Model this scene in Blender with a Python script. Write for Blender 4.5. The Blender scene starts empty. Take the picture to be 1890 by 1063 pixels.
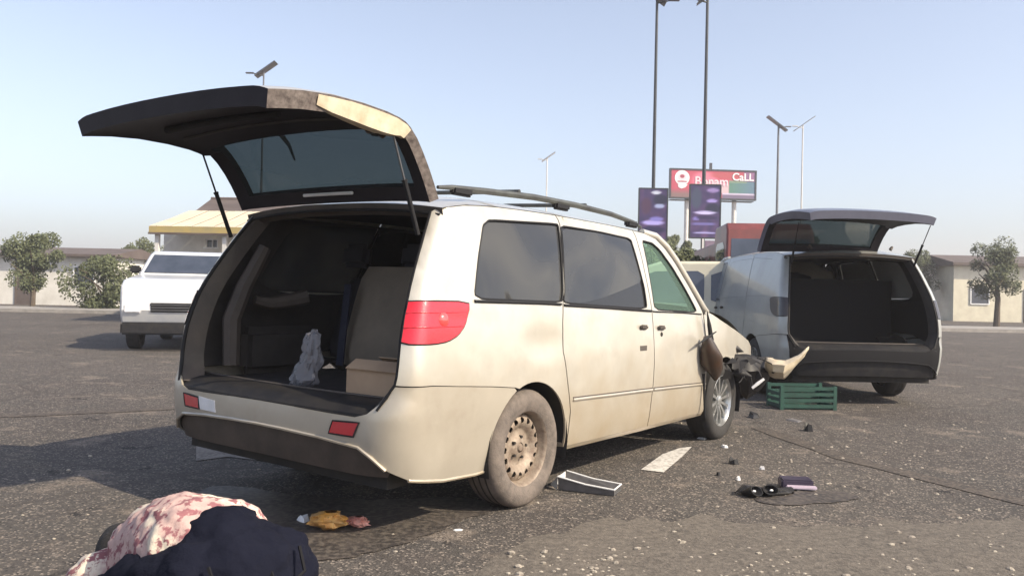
import bpy, bmesh, math, random
from mathutils import Vector, Matrix, noise
from mathutils.geometry import delaunay_2d_cdt
random.seed(7)
R = math.radians
PI = math.pi
sc = bpy.context.scene
col = sc.collection
# ------------------------------------------------------------------ camera, sky, sun, exposure
FPX = 1537.7
CAMZ, PITCH, ROLL, ROLL0 = 1.231, 0.003983, R(1.2), 0.03597
cam = bpy.data.objects.new('camera', bpy.data.cameras.new('camera'))
col.objects.link(cam)
cam.data.sensor_width = 36.0
cam.data.lens = 36.0 * FPX / 1890.0
cam.data.clip_start, cam.data.clip_end = 0.05, 6000
CAMROT = Matrix.Rotation(PI/2 + PITCH, 4, 'X') @ Matrix.Rotation(ROLL, 4, 'Z')
cam.matrix_world = Matrix.Translation((0, 0, CAMZ)) @ CAMROT
sc.camera = cam
SUN_EL, SUN_AZ = R(38), R(118)          # azimuth clockwise from the view direction (+Y)
w = bpy.data.worlds.new('World'); sc.world = w; w.use_nodes = True
nt = w.node_tree
bg = nt.nodes['Background']
sky = nt.nodes.new('ShaderNodeTexSky'); sky.sky_type = 'NISHITA'; sky.sun_disc = False
sky.sun_elevation = SUN_EL; sky.sun_rotation = SUN_AZ
sky.air_density = 1.0; sky.dust_density = 2.2; sky.ozone_density = 2.6; sky.altitude = 0
hs = nt.nodes.new('ShaderNodeHueSaturation'); hs.inputs['Saturation'].default_value = .68; nt.links.new(sky.outputs[0], hs.inputs['Color'])
tn = nt.nodes.new('ShaderNodeMix'); tn.data_type = 'RGBA'; tn.blend_type = 'MULTIPLY'; tn.inputs[0].default_value = 1; tn.inputs[7].default_value = (1.0,.985,1.0,1); nt.links.new(hs.outputs[0], tn.inputs[6])
nt.links.new(tn.outputs[2], bg.inputs[0]); bg.inputs[1].default_value = 0.15
sl = bpy.data.lights.new('sun', 'SUN'); sl.energy = 4.7; sl.angle = R(0.6); sl.color = (1.0, 0.87, 0.66)
so = bpy.data.objects.new('sun', sl); col.objects.link(so)
sd = Vector((math.sin(SUN_AZ)*math.cos(SUN_EL), math.cos(SUN_AZ)*math.cos(SUN_EL), math.sin(SUN_EL)))
so.rotation_euler = sd.to_track_quat('Z', 'Y').to_euler()
so.location = (20, -10, 30)
sc.view_settings.view_transform = 'Standard'; sc.view_settings.look = 'None'
sc.view_settings.gamma = 1.0; sc.view_settings.use_curve_mapping = False
sc.view_settings.exposure = 0.68

# ------------------------------------------------------------------ helpers
def at(px, py, Y):
    """world point at distance Y seen at a photo pixel (1890 wide)"""
    d = CAMROT.to_3x3() @ Vector(((px-945)/FPX, -(py-531.5)/FPX, -1))
    t = Y / d.y
    return Vector((0, 0, CAMZ)) + d*t
def G(px, py, z=0.0):
    d = CAMROT.to_3x3() @ Vector(((px-945)/FPX, -(py-531.5)/FPX, -1))
    t = (z-CAMZ)/d.z
    return Vector((0, 0, CAMZ)) + d*t
def lin(c):
    return tuple(((v/255)/12.92 if v/255 <= .04045 else ((v/255+.055)/1.055)**2.4) for v in c)
def link(o, parent=None):
    col.objects.link(o)
    if parent is not None: o.parent = parent
    return o
def tag(o, label=None, cat=None, group=None, kind=None):
    if label: o['label'] = label
    if cat: o['category'] = cat
    if group: o['group'] = group
    if kind: o['kind'] = kind
    return o
def empty(name, loc=(0,0,0), rz=0, label=None, cat=None, group=None):
    o = bpy.data.objects.new(name, None); col.objects.link(o)
    o.location = loc; o.rotation_euler = (0, 0, rz); o.empty_display_size = .2
    return tag(o, label, cat, group)
class MB:
    def __init__(s): s.v = []; s.f = []; s.c = []
    def add(s, vs, fs):
        n = len(s.v); s.v += [tuple(v) for v in vs]; s.f += [tuple(i+n for i in f) for f in fs]; return s
    def box(s, c, d, M=None, bev=0):
        x, y, z = d[0]/2, d[1]/2, d[2]/2
        if bev:
            bm = bmesh.new(); bmesh.ops.create_cube(bm, size=1)
            for v in bm.verts: v.co = Vector((v.co.x*d[0], v.co.y*d[1], v.co.z*d[2]))
            bmesh.ops.bevel(bm, geom=bm.edges[:], offset=bev, segments=2, affect='EDGES')
            bm.verts.index_update()
            vs = [v.co.copy() for v in bm.verts]; fs = [[v.index for v in f.verts] for f in bm.faces]; bm.free()
        else:
            vs = [Vector((a*x, b*y, e*z)) for a in (-1,1) for b in (-1,1) for e in (-1,1)]
            fs = [(0,1,3,2),(4,6,7,5),(0,4,5,1),(2,3,7,6),(0,2,6,4),(1,5,7,3)]
        if M is not None: vs = [M @ v for v in vs]
        return s.add([v+Vector(c) for v in vs], fs)
    def tube(s, pts, r, n=8, cap=True):
        pts = [Vector(p) for p in pts]; rs = r if isinstance(r, (list, tuple)) else [r]*len(pts)
        ring = []
        up = None
        for i, p in enumerate(pts):
            t = (pts[min(i+1, len(pts)-1)] - pts[max(i-1, 0)])
            if t.length < 1e-9: t = Vector((0,0,1))
            t.normalize()
            if up is None: up = Vector((0,0,1)) if abs(t.z) < .9 else Vector((1,0,0))
            a = t.cross(up).normalized(); b = a.cross(t).normalized(); up = b
            ring.append([p + (a*math.cos(2*PI*k/n) + b*math.sin(2*PI*k/n))*rs[i] for k in range(n)])
        vs = [v for q in ring for v in q]; fs = []
        for i in range(len(pts)-1):
            for k in range(n):
                fs.append((i*n+k, i*n+(k+1)%n, (i+1)*n+(k+1)%n, (i+1)*n+k))
        if cap:
            fs.append(tuple(range(n))[::-1]); fs.append(tuple(range((len(pts)-1)*n, len(pts)*n)))
        return s.add(vs, fs)
    def lathe(s, prof, n=40, c=(0,0,0), closed=False):
        """profile of (r, h) turned about the Y axis (h along -Y)"""
        vs = []; m = len(prof); c = Vector(c)
        for k in range(n):
            a = 2*PI*k/n
            for r, h in prof: vs.append(c+Vector((r*math.cos(a), -h, r*math.sin(a))))
        fs = []
        for k in range(n):
            for i in range(m-1 if not closed else m):
                j = (i+1) % m
                fs.append((k*m+i, k*m+j, ((k+1)%n)*m+j, ((k+1)%n)*m+i))
        return s.add(vs, fs)
    def grid(s, rows, closed=False):
        m = len(rows[0]); vs = [v for r in rows for v in r]; fs = []
        for i in range(len(rows)-1):
            for k in range(m if closed else m-1):
                fs.append((i*m+k, i*m+(k+1)%m, (i+1)*m+(k+1)%m, (i+1)*m+k))
        return s.add(vs, fs)
    def prism(s, poly, depth, M):
        """2D polygon (x,y) extruded by depth along local z, then M"""
        n = len(poly)
        vs = [M @ Vector((x, y, 0)) for x, y in poly] + [M @ Vector((x, y, depth)) for x, y in poly]
        fs = [tuple(range(n))[::-1], tuple(range(n, 2*n))] + [(i, (i+1)%n, (i+1)%n+n, i+n) for i in range(n)]
        return s.add(vs, fs)
    def mesh(s, name, mat, smooth=True, ang=40):
        me = bpy.data.meshes.new(name); me.from_pydata(s.v, [], s.f); me.update()
        bm = bmesh.new(); bm.from_mesh(me); bmesh.ops.recalc_face_normals(bm, faces=bm.faces[:])
        if smooth:
            for f in bm.faces: f.smooth = True
            for e in bm.edges:
                if len(e.link_faces) == 2 and e.calc_face_angle(0) > R(ang): e.smooth = False
        bm.to_mesh(me); bm.free()
        if mat: me.materials.append(mat)
        return me
    def build(s, name, mat, parent=None, smooth=True, ang=40):
        return link(bpy.data.objects.new(name, s.mesh(name, mat, smooth, ang)), parent)

def cr(tab):
    """smooth interpolation through a table (monotone cubic)"""
    xs = [a for a, b in tab]; ys = [b for a, b in tab]; n = len(xs)
    d = [(ys[i+1]-ys[i])/(xs[i+1]-xs[i]) for i in range(n-1)]
    m = [d[0]] + [0 if d[i-1]*d[i] <= 0 else 2*d[i-1]*d[i]/(d[i-1]+d[i]) for i in range(1, n-1)] + [d[-1]]
    def f(x):
        if x <= xs[0]: return ys[0] + m[0]*(x-xs[0])
        if x >= xs[-1]: return ys[-1] + m[-1]*(x-xs[-1])
        i = 0
        while xs[i+1] < x: i += 1
        h = xs[i+1]-xs[i]; t = (x-xs[i])/h
        return (2*t**3-3*t*t+1)*ys[i] + (t**3-2*t*t+t)*h*m[i] + (-2*t**3+3*t*t)*ys[i+1] + (t**3-t*t)*h*m[i+1]
    return f
def chaikin(p, it=2, k=.25):
    for _ in range(it):
        q = []
        for i in range(len(p)):
            a, b = p[i], p[(i+1) % len(p)]
            q.append((a[0]*(1-k)+b[0]*k, a[1]*(1-k)+b[1]*k)); q.append((a[0]*k+b[0]*(1-k), a[1]*k+b[1]*(1-k)))
        p = q
    return p
def resample(p, s):
    out = []
    for i in range(len(p)):
        a, b = p[i], p[(i+1) % len(p)]
        L = math.hypot(b[0]-a[0], b[1]-a[1]); n = max(1, int(math.ceil(L/s)))
        for k in range(n): out.append((a[0]+(b[0]-a[0])*k/n, a[1]+(b[1]-a[1])*k/n))
    return out
def inside(p, poly):
    x, y = p; r = False; n = len(poly); j = n-1
    for i in range(n):
        xi, yi = poly[i]; xj, yj = poly[j]
        if (yi > y) != (yj > y) and x < (xj-xi)*(y-yi)/(yj-yi)+xi: r = not r
        j = i
    return r
def panel_mb(outline, holes, fn, s=.05, th=.012, mb=None):
    loops = [resample(outline, s)] + [resample(h, s) for h in holes]
    pts = []; edges = []
    for L in loops:
        n0 = len(pts); pts += L; edges += [(n0+i, n0+(i+1) % len(L)) for i in range(len(L))]
    xs = [p[0] for p in loops[0]]; ys = [p[1] for p in loops[0]]
    nb = len(pts); bpts = pts[:]
    x = min(xs)+s/2
    while x < max(xs):
        y = min(ys)+s/2
        while y < max(ys):
            if inside((x, y), loops[0]) and not any(inside((x, y), h) for h in loops[1:]):
                if all((x-b[0])**2+(y-b[1])**2 > (s*.55)**2 for b in bpts): pts.append((x, y))
            y += s
        x += s
    vo, eo, fo, *_ = delaunay_2d_cdt([Vector(p) for p in pts], edges, [], 0, 1e-6)
    tris = []
    for f in fo:
        c = (sum(vo[i].x for i in f)/len(f), sum(vo[i].y for i in f)/len(f))
        if inside(c, loops[0]) and not any(inside(c, h) for h in loops[1:]): tris.append(tuple(f))
    P3 = [fn(v.x, v.y) for v in vo]
    e = .004; N3 = []
    cen = sum(P3, Vector())/len(P3)
    for v, p in zip(vo, P3):
        n = (fn(v.x+e, v.y)-fn(v.x-e, v.y)).cross(fn(v.x, v.y+e)-fn(v.x, v.y-e))
        N3.append(n.normalized() if n.length > 1e-12 else Vector((0,0,1)))
    # outward: away from the local Z axis line through y=0 at van mid length
    ref = Vector((1.0, 0, .9))
    if sum((n.dot(p-ref)) for n, p in zip(N3, P3)) < 0: N3 = [-n for n in N3]
    n = len(P3); m = mb or MB()
    vs = P3 + [p-k*th for p, k in zip(P3, N3)]
    cnt = {}
    for t in tris:
        for a, b in zip(t, t[1:]+t[:1]):
            cnt.setdefault((min(a, b), max(a, b)), []).append((a, b))
    fs = list(tris) + [tuple(q+n for q in reversed(t)) for t in tris]
    for k, l in cnt.items():
        if len(l) == 1: a, b = l[0]; fs.append((b, a, a+n, b+n))
    m.add(vs, fs); return m
def panel(name, mat, parent, outline, holes, fn, s=.05, th=.012):
    return panel_mb(outline, holes, fn, s, th).build(name, mat, parent, True, 35)
def strip_on(name, mat, parent, pts, fn, r=.006, closed=False, s=.05, n=6):
    L = resample(pts, s) if closed else None
    if not closed:
        L = []
        for a, b in zip(pts[:-1], pts[1:]):
            k = max(1, int(math.hypot(b[0]-a[0], b[1]-a[1])/s)); L += [(a[0]+(b[0]-a[0])*i/k, a[1]+(b[1]-a[1])*i/k) for i in range(k)]
        L.append(pts[-1])
    q = [fn(*p) for p in L]
    if closed: q.append(q[0])
    return MB().tube(q, r, n).build(name, mat, parent)

# ------------------------------------------------------------------ materials
def mat(name, c, rough=.5, metal=0, c2=None, scale=6, c3=None, scale3=40, bump=0, bscale=60, coat=0, trans=0, alpha=1, det=4, lo=.35, hi=.7, spec=.5, ior=1.45, rvar=0, coord='Object', emit=None):
    m = bpy.data.materials.new(name); m.use_nodes = True; t = m.node_tree; N = t.nodes; b = N['Principled BSDF']
    def col4(x): return (x[0], x[1], x[2], 1)
    b.inputs['Base Color'].default_value = col4(c); b.inputs['Roughness'].default_value = rough
    b.inputs['Metallic'].default_value = metal; b.inputs['Coat Weight'].default_value = coat; b.inputs['Coat Roughness'].default_value = .06
    b.inputs['Transmission Weight'].default_value = trans; b.inputs['IOR'].default_value = ior; b.inputs['Specular IOR Level'].default_value = spec
    b.inputs['Alpha'].default_value = alpha
    tc = N.new('ShaderNodeTexCoord')
    def nz(sc_, d=det):
        n = N.new('ShaderNodeTexNoise'); n.inputs['Scale'].default_value = sc_; n.inputs['Detail'].default_value = d
        n.inputs['Roughness'].default_value = .6; t.links.new(tc.outputs[coord], n.inputs['Vector']); return n
    cur = None
    for cc, s_ in ((c2, scale), (c3, scale3)):
        if cc is None: continue
        n = nz(s_); r = N.new('ShaderNodeMapRange'); r.inputs[1].default_value = lo; r.inputs[2].default_value = hi; r.clamp = True
        t.links.new(n.outputs['Fac'], r.inputs[0])
        mx = N.new('ShaderNodeMix'); mx.data_type = 'RGBA'; t.links.new(r.outputs[0], mx.inputs[0])
        if cur is None: mx.inputs[6].default_value = col4(c)
        else: t.links.new(cur, mx.inputs[6])
        mx.inputs[7].default_value = col4(cc); cur = mx.outputs[2]
    if cur is not None: t.links.new(cur, b.inputs['Base Color'])
    if rvar:
        n = nz(scale*2); r = N.new('ShaderNodeMapRange'); r.inputs[3].default_value = rough; r.inputs[4].default_value = rough+rvar
        t.links.new(n.outputs['Fac'], r.inputs[0]); t.links.new(r.outputs[0], b.inputs['Roughness'])
    if bump:
        n = nz(bscale, 6); bp = N.new('ShaderNodeBump'); bp.inputs['Strength'].default_value = bump; bp.inputs['Distance'].default_value = .01
        t.links.new(n.outputs['Fac'], bp.inputs['Height']); t.links.new(bp.outputs[0], b.inputs['Normal'])
    if emit: b.inputs['Emission Color'].default_value = col4(emit[0]); b.inputs['Emission Strength'].default_value = emit[1]
    return m
def vmat(name, rough=.5):
    m = bpy.data.materials.new(name); m.use_nodes = True; t = m.node_tree; b = t.nodes['Principled BSDF']
    a = t.nodes.new('ShaderNodeVertexColor'); a.layer_name = 'Col'
    t.links.new(a.outputs[0], b.inputs['Base Color']); b.inputs['Roughness'].default_value = rough; return m
def glassmat(name, tint, mixf, rough=.03, tr_=None, t2=None):
    m = bpy.data.materials.new(name); m.use_nodes = True; t = m.node_tree; N = t.nodes; b = N['Principled BSDF']
    b.inputs['Base Color'].default_value = (*tint, 1); b.inputs['Roughness'].default_value = rough
    if t2:
        tc = N.new('ShaderNodeTexCoord'); n = N.new('ShaderNodeTexNoise'); n.inputs['Scale'].default_value = 1.5; n.inputs['Detail'].default_value = 3; n.inputs['Distortion'].default_value = .8
        r = N.new('ShaderNodeMapRange'); r.inputs[1].default_value = .35; r.inputs[2].default_value = .68; mc = N.new('ShaderNodeMix'); mc.data_type = 'RGBA'
        t.links.new(tc.outputs['Object'], n.inputs['Vector']); t.links.new(n.outputs['Fac'], r.inputs[0]); t.links.new(r.outputs[0], mc.inputs[0])
        mc.inputs[6].default_value = (*tint, 1); mc.inputs[7].default_value = (*t2, 1); t.links.new(mc.outputs[2], b.inputs['Base Color'])
    tr = N.new('ShaderNodeBsdfTransparent'); tr.inputs[0].default_value = (*tr_, 1) if tr_ else (tint[0]**.4, tint[1]**.4, tint[2]**.4, 1)
    mx = N.new('ShaderNodeMixShader'); mx.inputs[0].default_value = mixf
    t.links.new(tr.outputs[0], mx.inputs[1]); t.links.new(b.outputs[0], mx.inputs[2])
    t.links.new(mx.outputs[0], N['Material Output'].inputs[0]); return m

M = {}
M['champagne'] = mat('champagne_paint', (.58,.55,.485), .24, .4, (.46,.425,.355), 1.6, (.485,.455,.40), 7, bump=.02, bscale=3, coat=.6, rvar=.18, lo=.45, hi=.8)
def reflect_dust_low(m, c, z0, z1):
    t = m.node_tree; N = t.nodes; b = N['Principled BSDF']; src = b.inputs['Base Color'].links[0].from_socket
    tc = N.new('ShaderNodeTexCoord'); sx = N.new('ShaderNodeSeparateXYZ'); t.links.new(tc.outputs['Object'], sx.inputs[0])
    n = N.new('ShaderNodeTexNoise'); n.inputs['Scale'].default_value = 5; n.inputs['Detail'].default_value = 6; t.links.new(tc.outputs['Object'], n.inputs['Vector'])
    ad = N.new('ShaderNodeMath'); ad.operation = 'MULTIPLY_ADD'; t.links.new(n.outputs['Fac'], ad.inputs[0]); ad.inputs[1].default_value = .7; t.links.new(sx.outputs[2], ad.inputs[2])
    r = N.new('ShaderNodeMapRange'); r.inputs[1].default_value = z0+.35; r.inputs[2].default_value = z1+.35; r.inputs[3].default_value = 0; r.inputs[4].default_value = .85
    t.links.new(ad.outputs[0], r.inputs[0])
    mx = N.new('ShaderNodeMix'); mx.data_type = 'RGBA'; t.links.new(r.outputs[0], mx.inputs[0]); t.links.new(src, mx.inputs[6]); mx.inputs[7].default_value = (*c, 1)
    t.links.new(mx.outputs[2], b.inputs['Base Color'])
reflect_dust_low(M['champagne'], (.42,.335,.225), .85, .22)  # tan painted in low down: brown ground reflection mixed with dust
M['silver'] = mat('silver_grey_paint', (.36,.375,.365), .38, .2, (.28,.28,.27), 2, coat=.5, bump=.02, bscale=3)
M['seam'] = mat('rubber_seal', (.012,.012,.014), .65, spec=.3)
M['plastic'] = mat('black_plastic', (.014,.014,.017), .5, 0, (.028,.026,.025), 9, bump=.1, bscale=120, spec=.3)
M['valance'] = mat('brown_lower_bumper', (.075,.056,.045), .6, 0, (.04,.031,.026), 5, bump=.1, bscale=40)  # darker brown than the bumper cover above it
M['trim'] = mat('interior_trim', (.045,.040,.038), .7, 0, (.028,.026,.026), 7, bump=.15, bscale=90)
M['trim2'] = mat('tan_interior_trim', (.085,.070,.060), .7, 0, (.055,.047,.043), 5, bump=.15, bscale=90)
M['head'] = mat('headliner_cloth', (.022,.022,.028), .9, 0, (.014,.014,.018), 5, bump=.15, bscale=200)
M['carpet'] = mat('boot_carpet', (.022,.022,.028), .95, 0, (.04,.036,.04), 12, bump=.4, bscale=300)
M['seat'] = mat('seat_cloth', (.24,.20,.155), .9, 0, (.18,.15,.12), 4, bump=.25, bscale=220)
M['navy'] = mat('dark_blue_cloth', (.012,.016,.035), .85, 0, (.02,.024,.045), 6, bump=.4, bscale=60)
M['film'] = glassmat('sky_grey_tinted_glass', (.036,.040,.050), .75, .05, (.22,.225,.24), (.085,.084,.080))  # grey body colour stands for hazy sky reflected in the tinted panes
M['lamp'] = mat('lighter_red_lens', (.75,.07,.07), .12, 0, coat=1, bump=.1, bscale=80)
M['black'] = mat('matt_black_plastic', (.007,.007,.009), .8, 0, spec=.25)
M['smoke'] = mat('dark_smoked_lens', (.035,.03,.032), .3, 0, coat=.5)
M['film2'] = mat('dull_grey_window', (.22,.245,.26), .3, 0, (.26,.28,.30), 2, coat=.3)
M['brownedge'] = mat('dull_brown_edge', (.085,.066,.06), .6, 0, (.05,.04,.038), 9, (.20,.17,.155), 30, bump=.1)  # dull brown grey for the side edges of the tailgate
M['shadedchamp'] = mat('shaded_dusty_champagne_paint', (.47,.43,.36), .34, .35, (.36,.315,.255), 2.2, (.43,.39,.325), 9, bump=.03, coat=.3)  # rear bumper shade put into the paint colour, along with some dust
M['tint'] = glassmat('dark_tinted_glass', (.03,.03,.033), .75)
M['teal'] = glassmat('tailgate_glass', (.03,.052,.06), .80, .04)
M['glass'] = glassmat('green_clear_glass', (.30,.42,.36), .12, .03, (.80,.92,.86))
M['red'] = mat('red_lens', (.62,.012,.025), .15, 0, (.50,.008,.02), 14, coat=1, bump=.12, bscale=60)
M['refl'] = mat('red_reflector', (.50,.02,.03), .2, 0, coat=.8, bump=.2, bscale=300)
M['white'] = mat('white_plastic', (.72,.72,.74), .4, 0, (.6,.6,.6), 8)
M['tyre'] = mat('dusty_tyre', (.12,.10,.088), .9, 0, (.06,.052,.047), 5, (.17,.14,.12), 14, bump=.4, bscale=90)
M['tyre2'] = mat('black_tyre', (.022,.021,.021), .85, 0, (.04,.037,.035), 8, bump=.3, bscale=90)
M['rust'] = mat('rusty_steel_rim', (.23,.18,.14), .6, .25, (.15,.105,.08), 9, (.30,.25,.20), 24, bump=.3, bscale=70)
M['alloy'] = mat('alloy_rim', (.55,.56,.56), .28, .8, (.38,.38,.37), 12)
M['dark'] = mat('dark_underbody', (.015,.014,.014), .8, 0, (.03,.026,.022), 7)
M['rack'] = mat('weathered_roof_rail', (.085,.09,.085), .5, .3, (.05,.05,.052), 9)
M['card'] = mat('cardboard', (.42,.30,.20), .85, 0, (.33,.23,.155), 4, bump=.1, bscale=120)
M['bag'] = glassmat('clear_plastic_bag', (.34,.34,.37), .42, .16)
M['metal'] = mat('galvanised_steel', (.17,.17,.175), .45, .6, (.12,.12,.13), 3)
M['darkmetal'] = mat('dark_painted_steel', (.035,.04,.048), .5, .3, (.05,.055,.06), 4)
M['pale'] = mat('pale_hazed_pole_paint', (.62,.60,.58), .5, 0, (.5,.49,.47), 3)  # pale paint, also used to colour a far post as if hazed
M['panel'] = mat('solar_panel_glass', (.02,.028,.045), .2, .2, (.03,.04,.06), 6, coat=.6)
M['brownroof'] = mat('brown_roof_sheet', (.085,.065,.058), .7, 0, (.12,.095,.085), 1.2, bump=.2, bscale=8)
M['creamroof'] = mat('cream_roof_sheet', (.44,.395,.32), .6, 0, (.36,.32,.26), 1.0, bump=.1, bscale=8)
M['wall'] = mat('white_render', (.66,.64,.60), .8, 0, (.52,.50,.46), 1.5, bump=.1, bscale=30)
M['yellow'] = mat('yellow_fascia', (.30,.25,.13), .6, 0, (.42,.31,.10), 2)
M['leaf'] = mat('leaf_green', (.06,.075,.035), .7, 0, (.035,.05,.022), 2, (.10,.11,.05), 7, coord='Object')
M['bark'] = mat('bark', (.11,.085,.065), .9, 0, (.07,.055,.04), 8, bump=.6, bscale=30)
M['carwhite'] = mat('white_car_paint', (.46,.48,.53), .3, 0, (.62,.62,.62), 2, coat=.6)
M['carcream'] = mat('cream_car_paint', (.62,.58,.46), .3, 0, (.52,.48,.38), 2, coat=.6)
M['carred'] = mat('red_truck_paint', (.17,.035,.032), .55, 0, (.10,.024,.024), 3, coat=.3)
M['carglass'] = mat('car_window_glass', (.035,.045,.065), .05, 0, (.06,.07,.10), 2, spec=.9)
M['grncrate'] = mat('green_plastic', (.012,.06,.044), .6, 0, (.010,.038,.03), 8)
M['purple'] = mat('purple_black_plastic', (.05,.04,.065), .35, 0, (.035,.028,.05), 12)
M['skin'] = mat('brown_skin', (.13,.07,.045), .5, 0, (.10,.055,.035), 9, bump=.1, bscale=90)
M['hair'] = mat('black_hair', (.012,.010,.010), .8, 0, (.03,.025,.022), 30, bump=.8, bscale=160)
M['amber'] = mat('amber_brown_plastic', (.045,.022,.012), .35, 0, (.03,.02,.014), 12, coat=.4)

# ------------------------------------------------------------------ ground
def ground_material():
    m = bpy.data.materials.new('old_asphalt'); m.use_nodes = True; t = m.node_tree; N = t.nodes; b = N['Principled BSDF']
    tc = N.new('ShaderNodeTexCoord'); b.inputs['Roughness'].default_value = .88; b.inputs['Specular IOR Level'].default_value = .3
    def nz(s, d=5, r=.6):
        n = N.new('ShaderNodeTexNoise'); n.inputs['Scale'].default_value = s; n.inputs['Detail'].default_value = d; n.inputs['Roughness'].default_value = r
        t.links.new(tc.outputs['Object'], n.inputs['Vector']); return n.outputs['Fac']
    def mr(x, a, c):
        r = N.new('ShaderNodeMapRange'); r.inputs[1].default_value = a; r.inputs[2].default_value = c; t.links.new(x, r.inputs[0]); return r.outputs[0]
    def mix(f, a, c):
        mx = N.new('ShaderNodeMix'); mx.data_type = 'RGBA'; t.links.new(f, mx.inputs[0])
        for k, v in ((6, a), (7, c)):
            if isinstance(v, tuple): mx.inputs[k].default_value = (*v, 1)
            else: t.links.new(v, mx.inputs[k])
        return mx.outputs[2]
    c = mix(mr(nz(.7), .35, .65), (.052,.048,.045), (.082,.073,.066))
    c = mix(mr(nz(3.2), .42, .75), c, (.065,.056,.052))
    c = mix(mr(nz(.35, 6), .50, .64), c, (.052,.045,.042))
    c = mix(mr(nz(1.6, 6, .7), .56, .66), c, (.15,.125,.105))
    c = mix(mr(nz(2.3, 3, .5), .66, .70), c, (.022,.020,.020))
    c = mix(mr(nz(14, 3), .58, .74), c, (.16,.135,.118))
    v = N.new('ShaderNodeTexVoronoi'); v.inputs['Scale'].default_value = 95; t.links.new(tc.outputs['Object'], v.inputs['Vector'])
    vc = N.new('ShaderNodeSeparateColor'); t.links.new(v.outputs['Color'], vc.inputs[0])
    c = mix(mr(vc.outputs[0], .80, .98), c, (.24,.205,.175))
    c = mix(mr(vc.outputs[1], .82, .99), c, (.028,.025,.024))
    # old cracks
    ck = N.new('ShaderNodeTexVoronoi'); ck.feature = 'DISTANCE_TO_EDGE'; ck.inputs['Scale'].default_value = .33
    wp = N.new('ShaderNodeTexNoise'); wp.inputs['Scale'].default_value = 2.5; wp.inputs['Detail'].default_value = 5
    t.links.new(tc.outputs['Object'], wp.inputs['Vector'])
    ad = N.new('ShaderNodeMix'); ad.data_type = 'RGBA'; ad.inputs[0].default_value = .16
    t.links.new(tc.outputs['Object'], ad.inputs[6]); t.links.new(wp.outputs['Color'], ad.inputs[7]); t.links.new(ad.outputs[2], ck.inputs['Vector'])
    c = mix(mr(ck.outputs['Distance'], .007, .0), c, (.058,.05,.045))
    t.links.new(c, b.inputs['Base Color'])
    bp = N.new('ShaderNodeBump'); bp.inputs['Strength'].default_value = .55; bp.inputs['Distance'].default_value = .006
    t.links.new(v.outputs['Distance'], bp.inputs['Height'])
    bp2 = N.new('ShaderNodeBump'); bp2.inputs['Strength'].default_value = .5; bp2.inputs['Distance'].default_value = .03
    t.links.new(nz(6, 8), bp2.inputs['Height']); t.links.new(bp.outputs[0], bp2.inputs['Normal']); t.links.new(bp2.outputs[0], b.inputs['Normal'])
    return m
M['asphalt'] = ground_material()
M['earth'] = mat('dusty_earth', (.20,.155,.115), .95, 0, (.13,.105,.08), 1.3, (.25,.20,.15), 11, bump=.6, bscale=20, coord='Object')
M['verge'] = mat('gritty_verge', (.092,.079,.068), .95, 0, (.066,.058,.051), 4, (.15,.13,.11), 30, bump=.9, bscale=60, coord='Object')
M['paintline'] = mat('worn_road_paint', (.50,.48,.45), .8, 0, (.30,.28,.26), 11, (.13,.115,.10), 38, lo=.5, hi=.75, bump=.3, bscale=90)
M['stone'] = mat('pale_gravel', (.22,.19,.165), .9, 0, (.14,.12,.10), 9, (.40,.36,.30), 23, bump=.3, bscale=80, coord='Object')
M['kerb'] = mat('concrete_kerb', (.30,.28,.26), .9, 0, (.20,.19,.18), 3, bump=.4, bscale=40)

def sheet(name, pts, z, m, sub=0, amp=0):
    mb = MB(); mb.add([(x, y, z) for x, y in pts], [tuple(range(len(pts)))])
    o = mb.build(name, m, None, False); return tag(o, kind='structure')
sheet('ground', [(-900,-60),(900,-60),(900,1600),(-900,1600)], -.012, M['earth'])
sheet('road', [(-34,-20),(34,-20),(34,33.0),(-34,33.0)], 0.0, M['asphalt'])
sheet('far_road', [(-200,36.6),(200,36.6),(200,60),(-200,60)], 0.0, M['asphalt'])

# gritty broken road edge in the lower right of the view, slightly raised mesh
def verge():
    a = [G(830,1075), G(930,1018), G(1010,985), G(1120,962), G(1250,955), G(1380,962), G(1500,975), G(1640,968), G(1890,960)]
    far = [p.copy() for p in a]
    rows = []
    for j in range(26):
        f = j/25
        row = []
        for i in range(len(a)*6-5):
            k = min(i//6, len(a)-2); s = (i-k*6)/6
            p = a[k].lerp(a[k+1], s); q = Vector((p.x*.6+.35, 2.35 if j else p.y, 0)); q = p.lerp(Vector((p.x*.72+.1, 1.9, 0)), f)
            n = noise.noise(Vector((q.x*3, q.y*3, .3)))
            edge = min(1, f*5)
            q.z = .004 + edge*(.018 + .014*n + .008*noise.noise(Vector((q.x*14, q.y*14, 2))))
            if j == 0: q += Vector((noise.noise(Vector((p.x*6, 1, 1)))*.10, noise.noise(Vector((p.x*5, 3, 1)))*.22+noise.noise(Vector((p.x*19, 3, 1)))*.08, 0))
            row.append(q)
        rows.append(row)
    return tag(MB().grid(rows).build('verge', M['verge'], None), kind='structure'), rows
vg, vrows = verge()
def pebbles(name, spots, m, label):
    mb = MB()
    for (x, y, z, r) in spots:
        n = 6; a0 = random.random()*6; h = r*random.uniform(.4, .75)
        vs = []; 
        for ring, (rr, zz) in enumerate(((1, -.1), (.85, .55))):
            for k in range(n):
                a = a0+2*PI*k/n; q = r*rr*random.uniform(.7, 1.15)
                vs.append((x+q*math.cos(a), y+q*math.sin(a)*.8, z+h*zz*random.uniform(.8, 1.2)))
        vs.append((x, y, z+h))
        fs = [(k, (k+1)%n, (k+1)%n+n, k+n) for k in range(n)] + [(n+k, n+(k+1)%n, 2*n) for k in range(n)]
        mb.add(vs, fs)
    o = mb.build(name, m, None, False); return tag(o, label, None, None, 'stuff')
sp = []
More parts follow.
